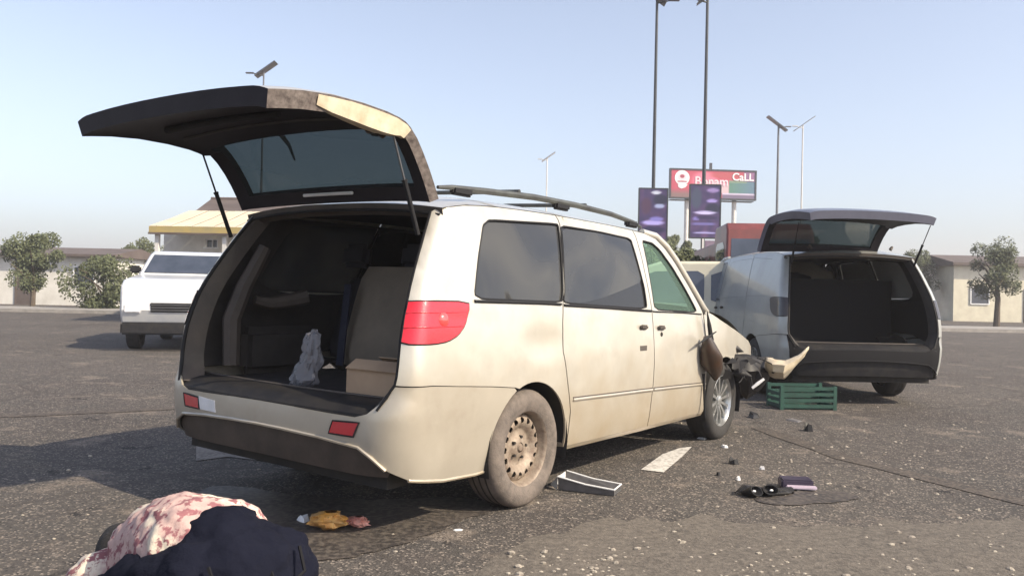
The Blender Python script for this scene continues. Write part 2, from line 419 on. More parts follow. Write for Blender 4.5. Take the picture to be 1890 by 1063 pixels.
for _ in range(4200):
    i = min(25, int(26*random.random()**.75)); k = random.randrange(len(vrows[0])-1)
    p = vrows[i][k].lerp(vrows[i][k+1], random.random()) + Vector((random.uniform(-.04,.04), random.uniform(-.05,.05), 0))
    dens = noise.noise(Vector((p.x*2.2, p.y*2.2, 5)))
    if dens < .02 and random.random() < .85: continue
    if random.random() > .12+i/14: continue
    sp.append((p.x, p.y, p.z-.001, random.choice((.004,.005,.006,.008,.010,.013,.018))*random.uniform(.8,1.25)))
tag(pebbles('gravel', sp, M['stone'], 'pale loose gravel and grit along the broken road edge in front'), cat='gravel')
sp = []
for _ in range(900):
    x = random.uniform(-3, 5); y = random.uniform(2.6, 13)
    if _ > 700: x = random.gauss(2.7,.8); y = random.gauss(6.4,.9)
    sp.append((x, y, 0.0, random.choice((.004,.005,.007,.010,.016))*random.uniform(.7,1.3)))
tag(pebbles('road_grit', sp, M['stone'], 'scattered crumbs of stone and glass over the dark asphalt'), cat='grit')

# lane dash beside the van and a worn one left of it
def dash(pts, label):
    mb = MB(); q = [G(*p, .005) for p in pts]; mb.add(q, [tuple(range(len(q)))])
    return tag(mb.build('lane_marking', M['paintline'], None, False), label, None, None, 'structure')
dash([(1183,866),(1225,871),(1258,843),(1277,824),(1255,826),(1222,838)], 'white lane dash on the asphalt beside the van')
M['faintline'] = mat('almost_gone_road_paint', (.17,.15,.135), .85, 0, (.10,.085,.075), 7, (.22,.20,.18), 40, lo=.42, hi=.6)
o_ = dash([(362,818),(470,826),(505,842),(500,852),(420,842),(362,850)], 'faint worn white marking behind the van'); o_.data.materials[0] = M['faintline']

M['skid'] = mat('tyre_rubber_mark', (.035,.030,.028), .9, 0, (.07,.058,.05), 9, (.11,.09,.075), 45, lo=.45, hi=.62, bump=.3, bscale=90)
def skid(pts, wd):
    P_ = []
    for a, b in zip(pts[:-1], pts[1:]):
        for k in range(8): P_.append(Vector((*a, .0045)).lerp(Vector((*b, .0045)), k/8))
    rows = []
    for i, q in enumerate(P_):
        d = (P_[min(i+1, len(P_)-1)]-P_[max(0, i-1)]).normalized(); n_ = Vector((-d.y, d.x, 0)); k = wd*(.5+.15*noise.noise(q*4))
        rows.append([q-n_*k, q+n_*k])
    tag(MB().grid(rows).build('tyre_mark', M['skid'], None, False), kind='structure')
M['darkpatch'] = mat('dark_road_patch', (.034,.029,.027), .6, 0, (.06,.05,.045), 6, (.10,.085,.072), 30, lo=.45, hi=.62, bump=.2, bscale=70)  # irregular patches darker than the asphalt around them
def dark_patch(px_pts):
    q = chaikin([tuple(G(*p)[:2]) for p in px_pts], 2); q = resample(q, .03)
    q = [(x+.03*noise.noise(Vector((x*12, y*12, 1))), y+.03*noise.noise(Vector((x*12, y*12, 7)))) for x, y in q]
    MBs = MB().add([(x, y, .0052) for x, y in q], [tuple(range(len(q)))]); tag(MBs.build('road_patch', M['darkpatch'], None, False), kind='structure')
dark_patch([(380,1010),(585,1040),(680,1022),(775,996),(850,962),(925,940),(860,915),(700,925),(540,915),(400,890),(330,930)])
dark_patch([(1385,925),(1440,935),(1530,930),(1600,918),(1540,905),(1440,910)])
skid([(4.6,3.2),(3.4,4.6),(2.6,6.4),(2.3,8.0)], .17)
skid([(-6.5,7.0),(-4.5,7.6),(-2.4,8.8),(-1.0,10.6)], .18)
# ------------------------------------------------------------------ van shape functions (van space: X forward, Y left, Z up)
wz = cr([(.18,.895),(.27,.925),(.35,.943),(.5,.958),(.62,.966),(.8,.968),(1.0,.954),(1.14,.933),(1.4,.872),(1.6,.815),(1.68,.785),(1.74,.74)])
xr = cr([(.20,-1.10),(.35,-1.165),(.5,-1.185),(.62,-1.175),(.72,-1.13),(.97,-1.095),(1.17,-1.03),(1.4,-.905),(1.66,-.735),(1.74,-.68)])
rcf = cr([(.20,.22),(.5,.20),(.70,.15),(.80,.115),(1.1,.105),(1.74,.085)])
XREF = -.55
def Lz(z): return (XREF-(xr(z)+rcf(z))) + rcf(z)*PI/2 + wz(z)-rcf(z)
def hw(x, z):
    q = wz(z)
    if x > 2.3: q -= .085*((x-2.3)/1.4)**2.2
    return q
def S(sg):
    base = S0(sg)
    def fn(u, z):
        p = base(u, z)
        k = .0045*noise.noise(Vector((u*2.3, z*3.1, sg*4))) + .0018*noise.noise(Vector((u*7, z*8, sg*9)))
        if sg < 0: k -= .016*math.exp(-((u-.02)/.16)**2-((z-.93)/.09)**2) + .008*math.exp(-((u-1.9)/.22)**2-((z-.80)/.10)**2)
        p.y -= sg*(.004-k) if z < 1.12 else 0
        return p
    return fn
def S0(sg):
    def fn(u, z):
        if u >= XREF: return Vector((u, sg*hw(u, z), z))
        a = (XREF-u)/1.45*Lz(z); rc = rcf(z); x0 = xr(z)+rc; s0 = XREF-x0
        if a <= s0: return Vector((XREF-a, sg*wz(z), z))
        th = (a-s0)/rc
        if th <= PI/2: return Vector((x0-rc*math.sin(th), sg*(wz(z)-rc+rc*math.cos(th)), z))
        y = (wz(z)-rc)-(a-s0-rc*PI/2); k = 1-(y/(wz(z)-rc))**2
        return Vector((xr(z)-.045*k, sg*y, z))
    return fn
def uS(x, z): return x if x >= XREF else XREF-(XREF-x)*1.45/Lz(z)
def uT(frac, z):
    """u of a corner fraction (0 side .. 1 rear)"""
    rc = rcf(z); return XREF-((XREF-(xr(z)+rc))+rc*PI/2*frac)*1.45/Lz(z)
def off(fn, d, sg):
    def g(u, z):
        e = .004; n = (fn(u+e, z)-fn(u-e, z)).cross(fn(u, z+e)-fn(u, z-e)).normalized()
        p = fn(u, z)
        if n.dot(p-Vector((1.0, 0, .9))) < 0: n = -n
        return p+n*d
    return g
zroof = cr([(-.74,1.645),(-.5,1.685),(-.2,1.705),(.4,1.718),(1.0,1.716),(1.6,1.70),(1.98,1.655)])
def arc(cx, cz, r, a0, a1, n=16):
    return [(cx+r*math.cos(R(a0+(a1-a0)*i/n)), cz+r*math.sin(R(a0+(a1-a0)*i/n))) for i in range(n+1)]
# window outlines (u,z)
QWIN = [(uS(-.600,1.185),1.185),(uS(-.50,1.42),1.42),(uS(-.41,1.585),1.585),(-.34,1.622),(.30,1.658),(.392,1.660),(.362,1.52),(.296,1.25),(.258,1.176)]
SWIN = [(.276,1.170),(.312,1.25),(.378,1.52),(.417,1.655),(.9,1.655),(1.355,1.640),(1.375,1.50),(1.405,1.30),(1.395,1.140)]
FWIN = [(1.51,1.135),(1.525,1.40),(1.535,1.640),(1.70,1.632),(1.80,1.590),(1.96,1.462),(2.12,1.30),(2.285,1.115)]
OPEN_Z = [.765,.80,.85,.9,.97,1.05,1.12,1.17,1.24,1.32,1.4,1.5,1.58,1.63]
TL = lambda sgn=1: [(uS(-.648,1.168),1.168),(uS(-.655,1.12),1.12),(uS(-.69,1.05),1.05),(uS(-.75,1.00),1.00),(uS(-.83,.972),.972),(uS(-.93,.962),.962)] + [(uT(.80,z),z) for z in (.962,1.0,1.05,1.1,1.14,1.168)]
def grow(p, d):
    n = len(p); A = sum(p[i][0]*p[(i+1)%n][1]-p[(i+1)%n][0]*p[i][1] for i in range(n)); s = 1 if A > 0 else -1; out = []
    for i in range(n):
        a, b, c = p[i-1], p[i], p[(i+1)%n]
        e1 = Vector((b[0]-a[0], b[1]-a[1])); e2 = Vector((c[0]-b[0], c[1]-b[1]))
        if e1.length < 1e-9 or e2.length < 1e-9: out.append(b); continue
        e1.normalize(); e2.normalize()
        n1 = Vector((e1.y, -e1.x))*s; n2 = Vector((e2.y, -e2.x))*s; m = (n1+n2)
        if m.length < 1e-6: m = n1
        m.normalize(); k = d/max(.5, m.dot(n1)); out.append((b[0]+m.x*k, b[1]+m.y*k))
    return out

def wheel_parts(parent, c, sg, steel, tyre, rimm, dusty=True, turn=0, R0=.338):
    """a wheel as a part > tyre, rim, hub"""
    w_ = empty('wheel', c); w_.parent = parent; w_.rotation_euler = (0, R(turn), (0 if sg < 0 else PI))
    T = [(.215,.10),(.235,.112),(.275,.116),(.305,.112),(.325,.096),(.336,.075),(R0,.03),(R0,-.03),(.336,-.075),(.322,-.10),(.29,-.11),(.225,-.10)]
    t = MB().lathe(T, 64, closed=True).build('tyre', tyre, w_)
    # tread grooves
    mb = MB()
    for h in (-.045, 0, .045):
        mb.lathe([(R0-.001,h-.005),(R0+.0015,h-.005),(R0+.0015,h+.005),(R0-.001,h+.005)], 64, closed=True)
    mb.build('tread_groove', M['dark'], w_)
    if steel:
        def h(r):
            return cr([(0,.050),(.03,.052),(.052,.048),(.075,.03),(.105,.028),(.13,.052),(.155,.062),(.178,.050),(.19,.035)])(r)
        hol = []
        for k in range(16):
            a = 2*PI*(k+.5)/16; cx, cy = .158*math.cos(a), .158*math.sin(a)
            hol.append([(cx+.017*math.cos(b)*math.cos(a)-.017*math.sin(b)*math.sin(a), cy+.017*math.cos(b)*math.sin(a)+.017*math.sin(b)*math.cos(a)) for b in [2*PI*j/10 for j in range(10)]])
        out = [(.192*math.cos(2*PI*j/64), .192*math.sin(2*PI*j/64)) for j in range(64)]
        hol.append([(.030*math.cos(2*PI*j/20), .030*math.sin(2*PI*j/20)) for j in range(20)])
        pm = panel_mb(out, hol, lambda x, y: Vector((x, -h(math.hypot(x, y)), y)), .014, -.004)
        pm.build('rim_disc', rimm, w_)
        MB().lathe([(.188,-.08),(.190,.03),(.200,.045),(.203,.080),(.213,.098),(.222,.104),(.226,.098),(.217,.085),(.21,.03),(.21,-.09)], 64).build('rim', rimm, w_)
        MB().lathe([(0,-.03),(.188,-.03),(.188,-.06)], 40).build('brake_drum', M['dark'], w_)
        mb = MB().lathe([(0,.062),(.018,.062),(.026,.052),(.031,.02),(.031,0)], 24)
        mb.build('hub', M['rust'], w_)
        for k in range(5):
            a = 2*PI*k/5+.3
            MB().lathe([(0,.058),(.009,.058),(.010,.03)], 6, (.062*math.cos(a), 0, .062*math.sin(a))).build('wheel_nut', M['dark'], w_)
    else:
        MB().lathe([(.186,-.08),(.19,.06),(.203,.088),(.216,.104),(.222,.100),(.216,.08),(.205,.03),(.205,-.09)], 64).build('rim', rimm, w_)
        for k in range(12):
            a = 2*PI*k/12; u = Vector((math.cos(a), 0, math.sin(a))); v = Vector((-math.sin(a), 0, math.cos(a)))
            vs = []
            for r_, ww, hh in ((.04,.010,.075),(.11,.011,.085),(.198,.017,.088)):
                for s_ in (-1, 1):
                    for d in (0, -.03): vs.append(u*r_+v*ww*s_+Vector((0, -hh-d*-1*0-0, 0))+Vector((0, .03 if d else 0, 0)))
            fs = []
            for i in range(2):
                o = i*4; fs += [(o, o+2, o+6, o+4), (o+1, o+5, o+7, o+3), (o, o+4, o+5, o+1), (o+2, o+3, o+7, o+6)]
            fs += [(0,1,3,2),(8,10,11,9)]
            MB().add(vs, fs).build('spoke', rimm, w_)
        MB().lathe([(0,.092),(.025,.092),(.042,.085),(.048,.06),(.048,.02)], 30).build('hub', rimm, w_)
        MB().lathe([(0,-.01),(.15,-.01),(.15,-.04)], 40).build('brake_disc', M['dark'], w_)
    return w_

def build_van(root, paint, intr, hero=True):
    XA, XF, ZA = -.065, 2.90, .335
    for sg in (-1, 1):
        f = S(sg)
        seamF = [(.350,.295),(.350,.51),(.300,.66),(.236,.88),(.240,1.05),(.262,1.165)]
        up = [(.275,1.20),(.31,1.32),(.365,1.52),(.405,1.66),(.408,zroof(.4))]
        # quarter panel with D pillar
        out = seamF + up + [(x, zroof(x)) for x in (.2,0,-.2,-.4,-.55)] + [(uS(-.66,1.66),1.66),(uT(.6,1.645),1.65)]
        out += [(uT(.80,z),z) for z in OPEN_Z[::-1]]
        out += [(uS(-.95,.762),.762),(uS(-.75,.745),.745),(-.45,.722),(-.25,.702)]
        out += arc(XA,.33,.39,112,8,18) + [(.325,.295)]
        tl = chaikin(TL(), 1, .2)
        holes = [chaikin(QWIN, 2, .09), grow(tl, .006)]
        panel('quarter_panel', paint, root, out, holes, f, .045)
        tlo = panel('tail_light', M['red'] if hero else M['smoke'], root, tl, [], off(f, .004, sg), .03, .02)
        if hero:
            strip_on('lens_rim', M['seam'], tlo, tl, off(f, .001, sg), .004, True, .03)
            for zz, ua, ub in ((1.115,-.668,-1.30),(1.045,-.71,-1.33)):
                strip_on('lens_divider', M['refl'], tlo, [(uS(ua,zz),zz),(uT(.5,zz),zz-.004),(uT(.76,zz),zz-.008)], off(f, .0045, sg), .0035, False, .03)
            ctr = f(uS(-.86,1.07), 1.075)
            lb = MB().lathe([(0,.018),(.022,.015),(.036,.006),(.04,0)], 20).build('lamp_bulb_housing', M['lamp'], tlo); lb.location = ctr+Vector((0,-sg*.004*-1,0)) if False else ctr+Vector((0, sg*.001, 0)); lb.rotation_euler = (0,0,0 if sg < 0 else PI)
        tlf = root.children[-1] if False else None
        # sliding door
        o2 = [(a+.010, z) for a, z in seamF] + [(a+.011, z) for a, z in up] + [(x, zroof(x)) for x in (.6,.8,1.0,1.2)] + [(1.44, zroof(1.44)),(1.452,1.5),(1.462,1.13),(1.468,.7),(1.468,.295)]
        panel('sliding_door', paint, root, o2, [chaikin(SWIN, 2, .09)], f, .045)
        o3 = [(1.478,.295),(1.478,.7),(1.472,1.13),(1.462,1.5),(1.450,zroof(1.45)),(1.6,zroof(1.6)),(1.78,1.668),(1.90,1.60),(2.02,1.50),(2.18,1.335),(2.36,1.145),(2.400,1.10),(2.405,.98),(2.45,.62),(2.49,.30)]
        fd = panel('front_door', paint, root, o3, [chaikin(FWIN, 2, .09)], f, .045)
        # fender
        if sg < 0 and hero:
            o4 = [(2.418,1.085),(2.47,1.125),(2.62,1.095),(2.80,1.045),(3.05,.985),(3.35,.915),(3.60,.85),(3.72,.79),(3.74,.66),(3.60,.60),(3.42,.66)] + arc(XF,.33,.405,50,128,14) + [(2.56,.74),(2.50,.80),(2.44,.86)]
        else:
            o4 = [(2.418,1.085),(2.47,1.125),(2.62,1.095),(2.80,1.045),(3.05,.985),(3.35,.915),(3.60,.85),(3.72,.79),(3.76,.60),(3.74,.34),(3.30,.30)] + arc(XF,.33,.39,0,175,18) + [(2.50,.30),(2.455,.62),(2.42,.98)]
        fe = panel('fender', paint, root, o4, [], f, .05)
        # rear bumper half
        ob = [(uS(-.95,.757),.757),(uS(-.75,.741),.741),(-.45,.7175),(-.255,.698)] + arc(XA,.33,.390,116,188,12) + [(-.452,.262),(-.53,.258),(uS(-.8,.27),.27),(uT(.25,.30),.30),(uT(.62,.36),.36),(uT(.85,.42),.42),(uT(1.1,.46),.46),(-1.55,.482),(-1.8,.492),(-2.0,.495)]
        ob += [(-2.0,.612),(-1.8,.61),(-1.5,.602),(uT(1.35,.60),.60),(uT(1.12,.622),.622),(uT(.9,.70),.70),(uT(.8,.757),.757)]
        if hero: panel('rear_bumper', M['shadedchamp'], root, ob, [], f, .05)
        else:
            ka = next(i for i, q in enumerate(ob) if abs(q[0]-uT(.62,.36)) < 1e-6)
            panel('rear_bumper', paint, root, ob[:ka]+[(uT(.6,.36),.36),(uT(.65,.6),.60),(uT(.7,.757),.757)], [], f, .05)
            panel('rear_bumper', M['black'], root, [(uT(.63,.36),.36)]+ob[ka+1:-1]+[(uT(.72,.757),.757),(uT(.68,.6),.60)], [], f, .05)
        # bright lip along the lower edge of the bumper
        lip = [(uT(.62,.36),.36),(uT(.85,.42),.42),(uT(1.1,.46),.46),(-1.55,.482),(-1.8,.492),(-2.0,.495)]
        strip_on('bumper_lip', paint if hero else M['black'], root, lip, off(f, .004, sg), .009)
        val = [(uT(.55,.345),.345),(uT(.85,.415),.415),(uT(1.1,.455),.455),(-1.55,.478),(-1.8,.488),(-2.0,.49),(-2.0,.32),(-1.7,.315),(uT(1.2,.30),.305),(uT(.6,.30),.31)]
        panel('valance', M['valance'] if hero else M['plastic'], root, val, [], off(f, -.022, sg), .05)
        sl_ = [(-.45,.262),(-.53,.258),(uS(-.8,.27),.27),(uT(.3,.30),.305)]
        strip_on('bumper_edge', paint if hero else M['plastic'], root, sl_, off(f, -.003, sg), .010)
        if hero:
            rf_ = [(uT(1.27,.512),.512),(uT(1.27,.575),.575),(-1.40,.578),(-1.40,.516)]
            rf_ = [(uT(1.22,.508),.508),(uT(1.20,.578),.578),(uT(1.2,.57)-.155,.570),(uT(1.22,.51)-.150,.508)]
            ro_ = panel('reflector', M['refl'], root, rf_, [], off(f, .005, sg), .04, .012)
            strip_on('reflector_surround', M['seam'], ro_, rf_, off(f, .003, sg), .005, True)
            if sg > 0: panel('reflector_cover', M['white'], root, [(a-.16, b) for a, b in rf_], [], off(f, .005, sg), .04, .01)
        # glass, seals
        for nm, wn in (('quarter_window', QWIN), ('sliding_window', SWIN), ('door_window', FWIN)):
            wc = chaikin(wn, 2, .09)
            gm = M['glass'] if nm == 'door_window' else (M['tint'] if nm == 'sliding_window' else M['film'])
            if not hero: gm = M['film2'] if nm == 'door_window' else paint
            g_ = panel(nm if (hero or nm == 'door_window') else 'blanking_panel', gm, root, grow(wc, .004 if hero else -.002), [], off(f, -.010 if hero else -.001, sg), .05, .004)
            if hero or nm == 'door_window': strip_on('window_seal', M['seam'] if hero else M['metal'], g_, wc, off(f, -.003, sg), .0065, True)
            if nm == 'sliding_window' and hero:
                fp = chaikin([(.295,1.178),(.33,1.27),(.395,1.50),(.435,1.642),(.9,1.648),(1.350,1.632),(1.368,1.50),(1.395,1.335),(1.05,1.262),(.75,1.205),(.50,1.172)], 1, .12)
                panel('reflection_sheet', M['film'], g_, fp, [], off(f, -.0055, sg), .05, .002)  # added sheet paints the grey sky reflection, cut where it ends
        for gp in ([(a+.005, z) for a, z in seamF+up[:-1]], [(1.473,.30),(1.473,.7),(1.467,1.13),(1.457,1.5),(1.447,1.68)], [(2.495,.31),(2.455,.62),(2.412,.98),(2.408,1.10)], [(uT(.8,.758),.7585),(uS(-.95,.758),.7585),(uS(-.75,.742),.7425),(-.45,.719),(-.26,.700)]):
            strip_on('panel_gap', M['seam'], root, gp, off(f, -.017, sg), .009)
        # belt moulding and lower crease
        if hero: strip_on('belt_moulding', M['seam'], root, [(uS(-.600,1.172),1.172),(0,1.168),(.24,1.163)], off(f, .003, sg), .009)
        if hero: strip_on('belt_moulding', M['seam'], root, [(.275,1.158),(.8,1.145),(1.455,1.125)], off(f, .003, sg), .009)
        strip_on('belt_moulding', M['seam'], root, [(1.48,1.122),(2.0,1.112),(2.36,1.10)], off(f, .003, sg), .006)
        for a, b in (((.368,.582),(1.462,.560)), ((1.485,.560),(2.44,.535))):
            strip_on('side_moulding', paint, root, [a, b], off(f, .002, sg), .010)
            strip_on('moulding_shadow', M['trim2'], root, [(a[0], a[1]+.013), (b[0], b[1]+.013)], off(f, .001, sg), .004)  # dark strip paints the shadow line along the moulding
        # sill
        strip_on('rocker_panel', paint, root, [(.33,.285),(1.4,.282),(2.49,.285)], off(f, -.03, sg), .028)
        # door handles
        for hx, hz, dm in ((1.300,1.012, M['trim2']), (1.585,1.004, M['trim2'])):
            p = f(hx, hz); mb = MB()
            mb.box((0,0,0), (.105,.022,.034), None, .009); h_ = mb.build('door_handle', dm, root); h_.location = p+Vector((0, sg*.012, 0)); h_.rotation_euler = (sg*-.15, .04, 0)
            mb = MB(); mb.box((0,0,0), (.08,.006,.022), None, .002); r_ = mb.build('handle_recess', M['dark'], h_); r_.location = (0,-sg*.012,-.012)
        if hero and sg < 0:
            mb = MB().lathe([(0,.006),(.014,.006),(.018,0)], 16); k_ = mb.build('key_lock', M['dark'], root); k_.location = f(1.60,.955)
            mb = MB(); mb.box((0,0,0), (.10,.004,.035)); q_ = mb.build('scuff_plate', M['trim2'], root); q_.location = f(1.30,.865)+Vector((0,-.001,0))
        # inner shell
        ins = [(x, z) for x, z in ((.35,.40),(.30,.42))]
        o5 = [(uT(.7,z),z) for z in (.70,.9,1.1,1.3,1.5,1.62)] + [(-.4,1.67),(.4,1.69),(1.2,1.69),(1.72,1.66),(1.98,1.50),(2.34,1.13),(2.40,.95),(2.42,.36),(.36,.36),(.33,.76),(-.48,.76),(uS(-.75,.70),.70)]
        panel('inner_trim', intr, root, o5, [grow(chaikin(q, 2), .012) for q in (QWIN, SWIN, FWIN)], off(f, -.045, sg), .08, .006)
        # D pillar jamb facing rearwards
        rows = []
        for z in OPEN_Z[::1]:
            p = f(uT(.80,z), z); rows.append([p, p+Vector((.03, -sg*.035, 0)), p+Vector((.12, -sg*.06, 0))])
        z0 = f(uT(.92,.64), .64); 
        rows.insert(0, [z0, z0+Vector((.03,-sg*.06,0)), z0+Vector((.12,-sg*.09,0))])
        MB().grid(rows).build('pillar_jamb', M['trim2'] if hero else M['trim'], root)
        MB().tube([r[0]+Vector((.008,-sg*.012,0)) for r in rows], .010, 6).build('opening_seal', M['seam'], root)
        # wheel wells
        for cx in (XA, XF):
            rows = []
            for a in range(-15, 196, 15):
                c_, s_ = math.cos(R(a)), math.sin(R(a)); rr = .40
                rows.append([Vector((cx+rr*c_, sg*(hw(cx, .6)-.012), .33+rr*s_)), Vector((cx+rr*c_, sg*.60, .33+rr*s_))])
            MB().grid(rows).build('wheel_arch_liner', M['dark'], root)
        # A pillar
        pts = [f(1.60,zroof(1.6)), f(1.80,1.682), f(1.93,1.612), f(2.05,1.51), f(2.21,1.345), f(2.40,1.155), f(2.50,1.11)]
        ap = MB().tube([p+Vector((.022,-sg*.018,.010)) for p in pts], [.024,.030,.032,.032,.032,.032,.025], 10).build('windscreen_pillar', paint, root)
        MB().tube([p+Vector((-.01,-sg*.045,-.02)) for p in pts[1:]], [.03,.045,.045,.045,.05,.05], 8).build('pillar_trim', M['dark'], root)
    # roof
    rows = []
    for i in range(25):
        x = -.735 + (1.98+.735)*i/24; z0 = zroof(x); w0 = hw(x, z0); row = []
        for k in range(19):
            y = w0*math.sin(PI/2*(k-9)/9); q = abs(y)/w0
            cr_ = (1-q**2.6)*.085*min(1, .45+.55*min(1, (x+.75)/.5)) * (1 if x < 1.5 else 1-.25*(x-1.5)/.48)
            xx = x - (.04*(1-q**2) if i == 0 else 0) + (.16*(1-q**2) if i == 24 else (.08*(1-q*q) if i == 23 else 0))
            row.append(Vector((xx, y, z0+cr_+.004)))
        rows.append(row)
    rf = MB().grid(rows).build('roof', paint, root)
    rows2 = [[v-Vector((0, v.y*.03, .035)) for v in r] for r in rows]
    MB().grid(rows2).build('headliner', M['head'], root)
    # rear header above the opening
    hd = [[rows[0][k]+Vector((0,0,0)) for k in range(19)], [rows[0][k]+Vector((.01,0,-.035)) for k in range(19)], [rows[0][k]+Vector((.06,0,-.06)) for k in range(19)]]
    MB().grid(hd).build('rear_header', M['trim2'], root)
    MB().tube([v+Vector((-.004,0,-.038)) for v in rows[0][1:-1]], .008, 6).build('header_seal', M['seam'], root)
    # windscreen
    rws = []
    for i in range(9):
        t = i/8; x = 2.00+(2.74-2.00)*t; z = 1.665+(1.10-1.665)*t + .02*math.sin(PI*t)
        row = []
        for k in range(13):
            y = (k-6)/6; ww = (hw(1.98,zroof(1.98))-.03)*(1-t)+.84*t
            row.append(Vector((x+.17*(1-y*y)*(1-.2*t)-.06-.17*0, y*ww, z+.06*(1-y*y)*(1-t))))
        rws.append(row)
    MB().grid(rws).build('windscreen', M['glass'], root)
    # bonnet, nose
    hr = []
    for i in range(15):
        t = i/14; x = 2.52+1.22*t; zc = 1.125-.10*t-.30*t**2.2-.05*t**6
        row = []
        for k in range(15):
            y = (k-7)/7; ww = hw(x, max(.75, zc-.03))-.02
            row.append(Vector((x+.26*(1-y*y)*(.4+.6*t), y*ww, zc+.055*(1-abs(y)**3)-.0)))
        hr.append(row)
    MB().grid(hr).build('bonnet', paint, root)
    nz_ = [[hr[-1][k].copy() for k in range(15)]] + [[Vector((hr[-1][k].x-(.02 if z > .6 else .10), hr[-1][k].y*.985, z)) for k in range(15)] for z in (.72,.5,.3)]
    MB().grid(nz_).build('nose_panel', M['dark'] if hero else paint, root)
    for sg in (-1, 1):
        MB().tube([Vector((3.62, sg*.80, .74)), Vector((3.80, sg*.66, .74)), Vector((3.90, sg*.50, .73))], [.05,.07,.05], 10).build('headlight', M['dark'] if (hero and sg < 0) else M['white'], root)
    # floor, sill, interior
    mb = MB(); mb.box((1.41,0,.36), (2.06,1.76,.05)); mb.box((.30,0,.36), (1.3,1.16,.049)); mb.box((2.8,0,.36), (.9,1.16,.049)); mb.build('floor_pan', M['dark'], root)
    mb = MB(); mb.box((-.62,0,.30), (.9,1.6,.10)); mb.box((-.35,0,.45), (.35,1.2,.2)); mb.build('underbody', M['dark'], root)
    mb = MB(); mb.box((-.50,0,.632), (1.05,1.62,.03)); mb.build('boot_floor', M['carpet'], root)
    # loading sill, dark plastic stepping down to the bumper
    rs = []
    for k in range(21):
        y = -.83+1.66*k/20; q = 1-(y/.83)**2; e = 1.0 if abs(y) < .80 else .6
        xo = xr(.60)-.045*q
        rs.append([Vector((xo+.20,y,.672)), Vector((xo+.13,y,.668)), Vector((xo+.075,y,.655)), Vector((xo+.045,y,.635)), Vector((xo+.012,y,.618)), Vector((xo+.01,y,.57))])
    MB().grid(rs).build('load_sill', M['plastic'], root)
    MB().tube([r[0]+Vector((0,0,.004)) for r in rs], .007, 6).build('sill_seal', M['trim2'], root)
    if hero:
        # folded right half of the rear bench, tan back towards the boot
        def seat(y0, y1, x, z0, z1, m, lean=.16, name='seat_back'):
            n = 9; rows = []
            for i in range(n):
                t = i/(n-1); z = z0+(z1-z0)*t; row = []
                for k in range(9):
                    s_ = (k-4)/4; y = (y0+y1)/2+s_*(y1-y0)/2*(1-.08*t**3)
                    row.append(Vector((x+lean*t-.035*(1-s_*s_)*math.sin(PI*min(1, t+.1)) + (.03 if i in (0, n-1) else 0)+(.03 if abs(s_) == 1 else 0), y, z)))
                rows.append(row)
            back = [[v+Vector((.13,0,0)) for v in r] for r in rows]
            m_ = MB(); m_.grid(rows); m_.grid(back); m_.grid([rows[-1], back[-1]]); m_.grid([[r[0] for r in rows],[r[0] for r in back]]); m_.grid([[r[-1] for r in rows],[r[-1] for r in back]])
            o = m_.build(name, m, root); return o
        seat(-.64,.42,-.30,.72,1.36, M['seat']); seat(.46,.76,-.10,.74,1.28, M['head'])
        for y in (-.42,-.02,.52):
            mb = MB(); mb.box((0,0,0), (.09,.25,.16), None, .035); h_ = mb.build('head_rest', M['head'], root); h_.location = (-.05,y,1.43); h_.rotation_euler = (0,.15,0)
        seat(-.62,-.12,.95,.62,1.25, M['head']); seat(.12,.62,.95,.62,1.25, M['head'])
        seat(-.62,-.12,1.75,.62,1.25, M['head']); seat(.12,.62,1.75,.62,1.25, M['head'])
        for y in (-.37,.37):
            for x in (1.15,1.95):
                mb = MB(); mb.box((0,0,0), (.09,.25,.18), None, .035); h_ = mb.build('head_rest', M['head'], root); h_.location = (x,y,1.38)
        for y in (-.37,.37):
            for x in (.72,1.5):
                mb = MB(); mb.box((0,0,0), (.5,.5,.16), None, .04); mb.build('seat_cushion', M['head'], root).location = (x,y,.58)
        mb = MB(); mb.box((0,0,0), (.10,1.5,.12), None, .03); mb.box((.22,0,-.02), (.4,1.6,.14), None, .04); mb.build('dashboard', M['plastic'], root).location = (2.42,0,1.02)
        st = MB().tube([Vector((2.22+.06*math.sin(a), .38+.18*math.cos(a), 1.06+.17*math.sin(a))) for a in [2*PI*i/24 for i in range(25)]], .014, 8); st.build('steering_wheel', M['seam'], root)
        # side trim bulges over the rear wheels, visible in the boot
        for sg in (-1, 1):
            mb = MB(); mb.box((0,0,0), (.62,.13,.30), None, .05); mb.build('wheel_box_trim', M['trim'], root).location = (-.45, sg*.80, .80)
        mb = MB(); mb.tube([Vector((-.86,.74,.72)),Vector((-.86,.75,1.0)),Vector((-.80,.72,1.2)),Vector((-.70,.66,1.45))], [.05,.055,.05,.04], 8); mb.build('pillar_trim', M['trim2'], root)
        mb = MB(); mb.tube([Vector((-.40,.60,1.15)),Vector((-.50,.66,1.12)),Vector((-.62,.70,1.10)),Vector((-.72,.72,1.12))], [.05,.045,.04,.03], 8); mb.build('trim_ledge', M['trim2'], root)
        mb = MB(); mb.box((0,0,0), (.012,.055,.52)); b_ = mb.build('seat_belt', M['navy'], root); b_.location = (-.30,.36,.98); b_.rotation_euler = (0,.1,.05)
    else:
        mb = MB(); mb.box((0,0,0), (.12,1.6,.9)); mb.build('seat_back', M['black'], root).location = (-.1,0,.95)
    # wheels
    wheel_parts(root, (XA,-.825,ZA), -1, hero, M['tyre'] if hero else M['tyre2'], M['rust'] if hero else M['alloy'], turn=12)
    wheel_parts(root, (XA,.825,ZA-(.026 if hero else 0)), 1, hero, M['tyre2'], M['rust'] if hero else M['alloy'])
    fw = wheel_parts(root, (XF,-.825,ZA+(.02 if hero else 0)), -1, False, M['tyre2'], M['alloy'], turn=20)
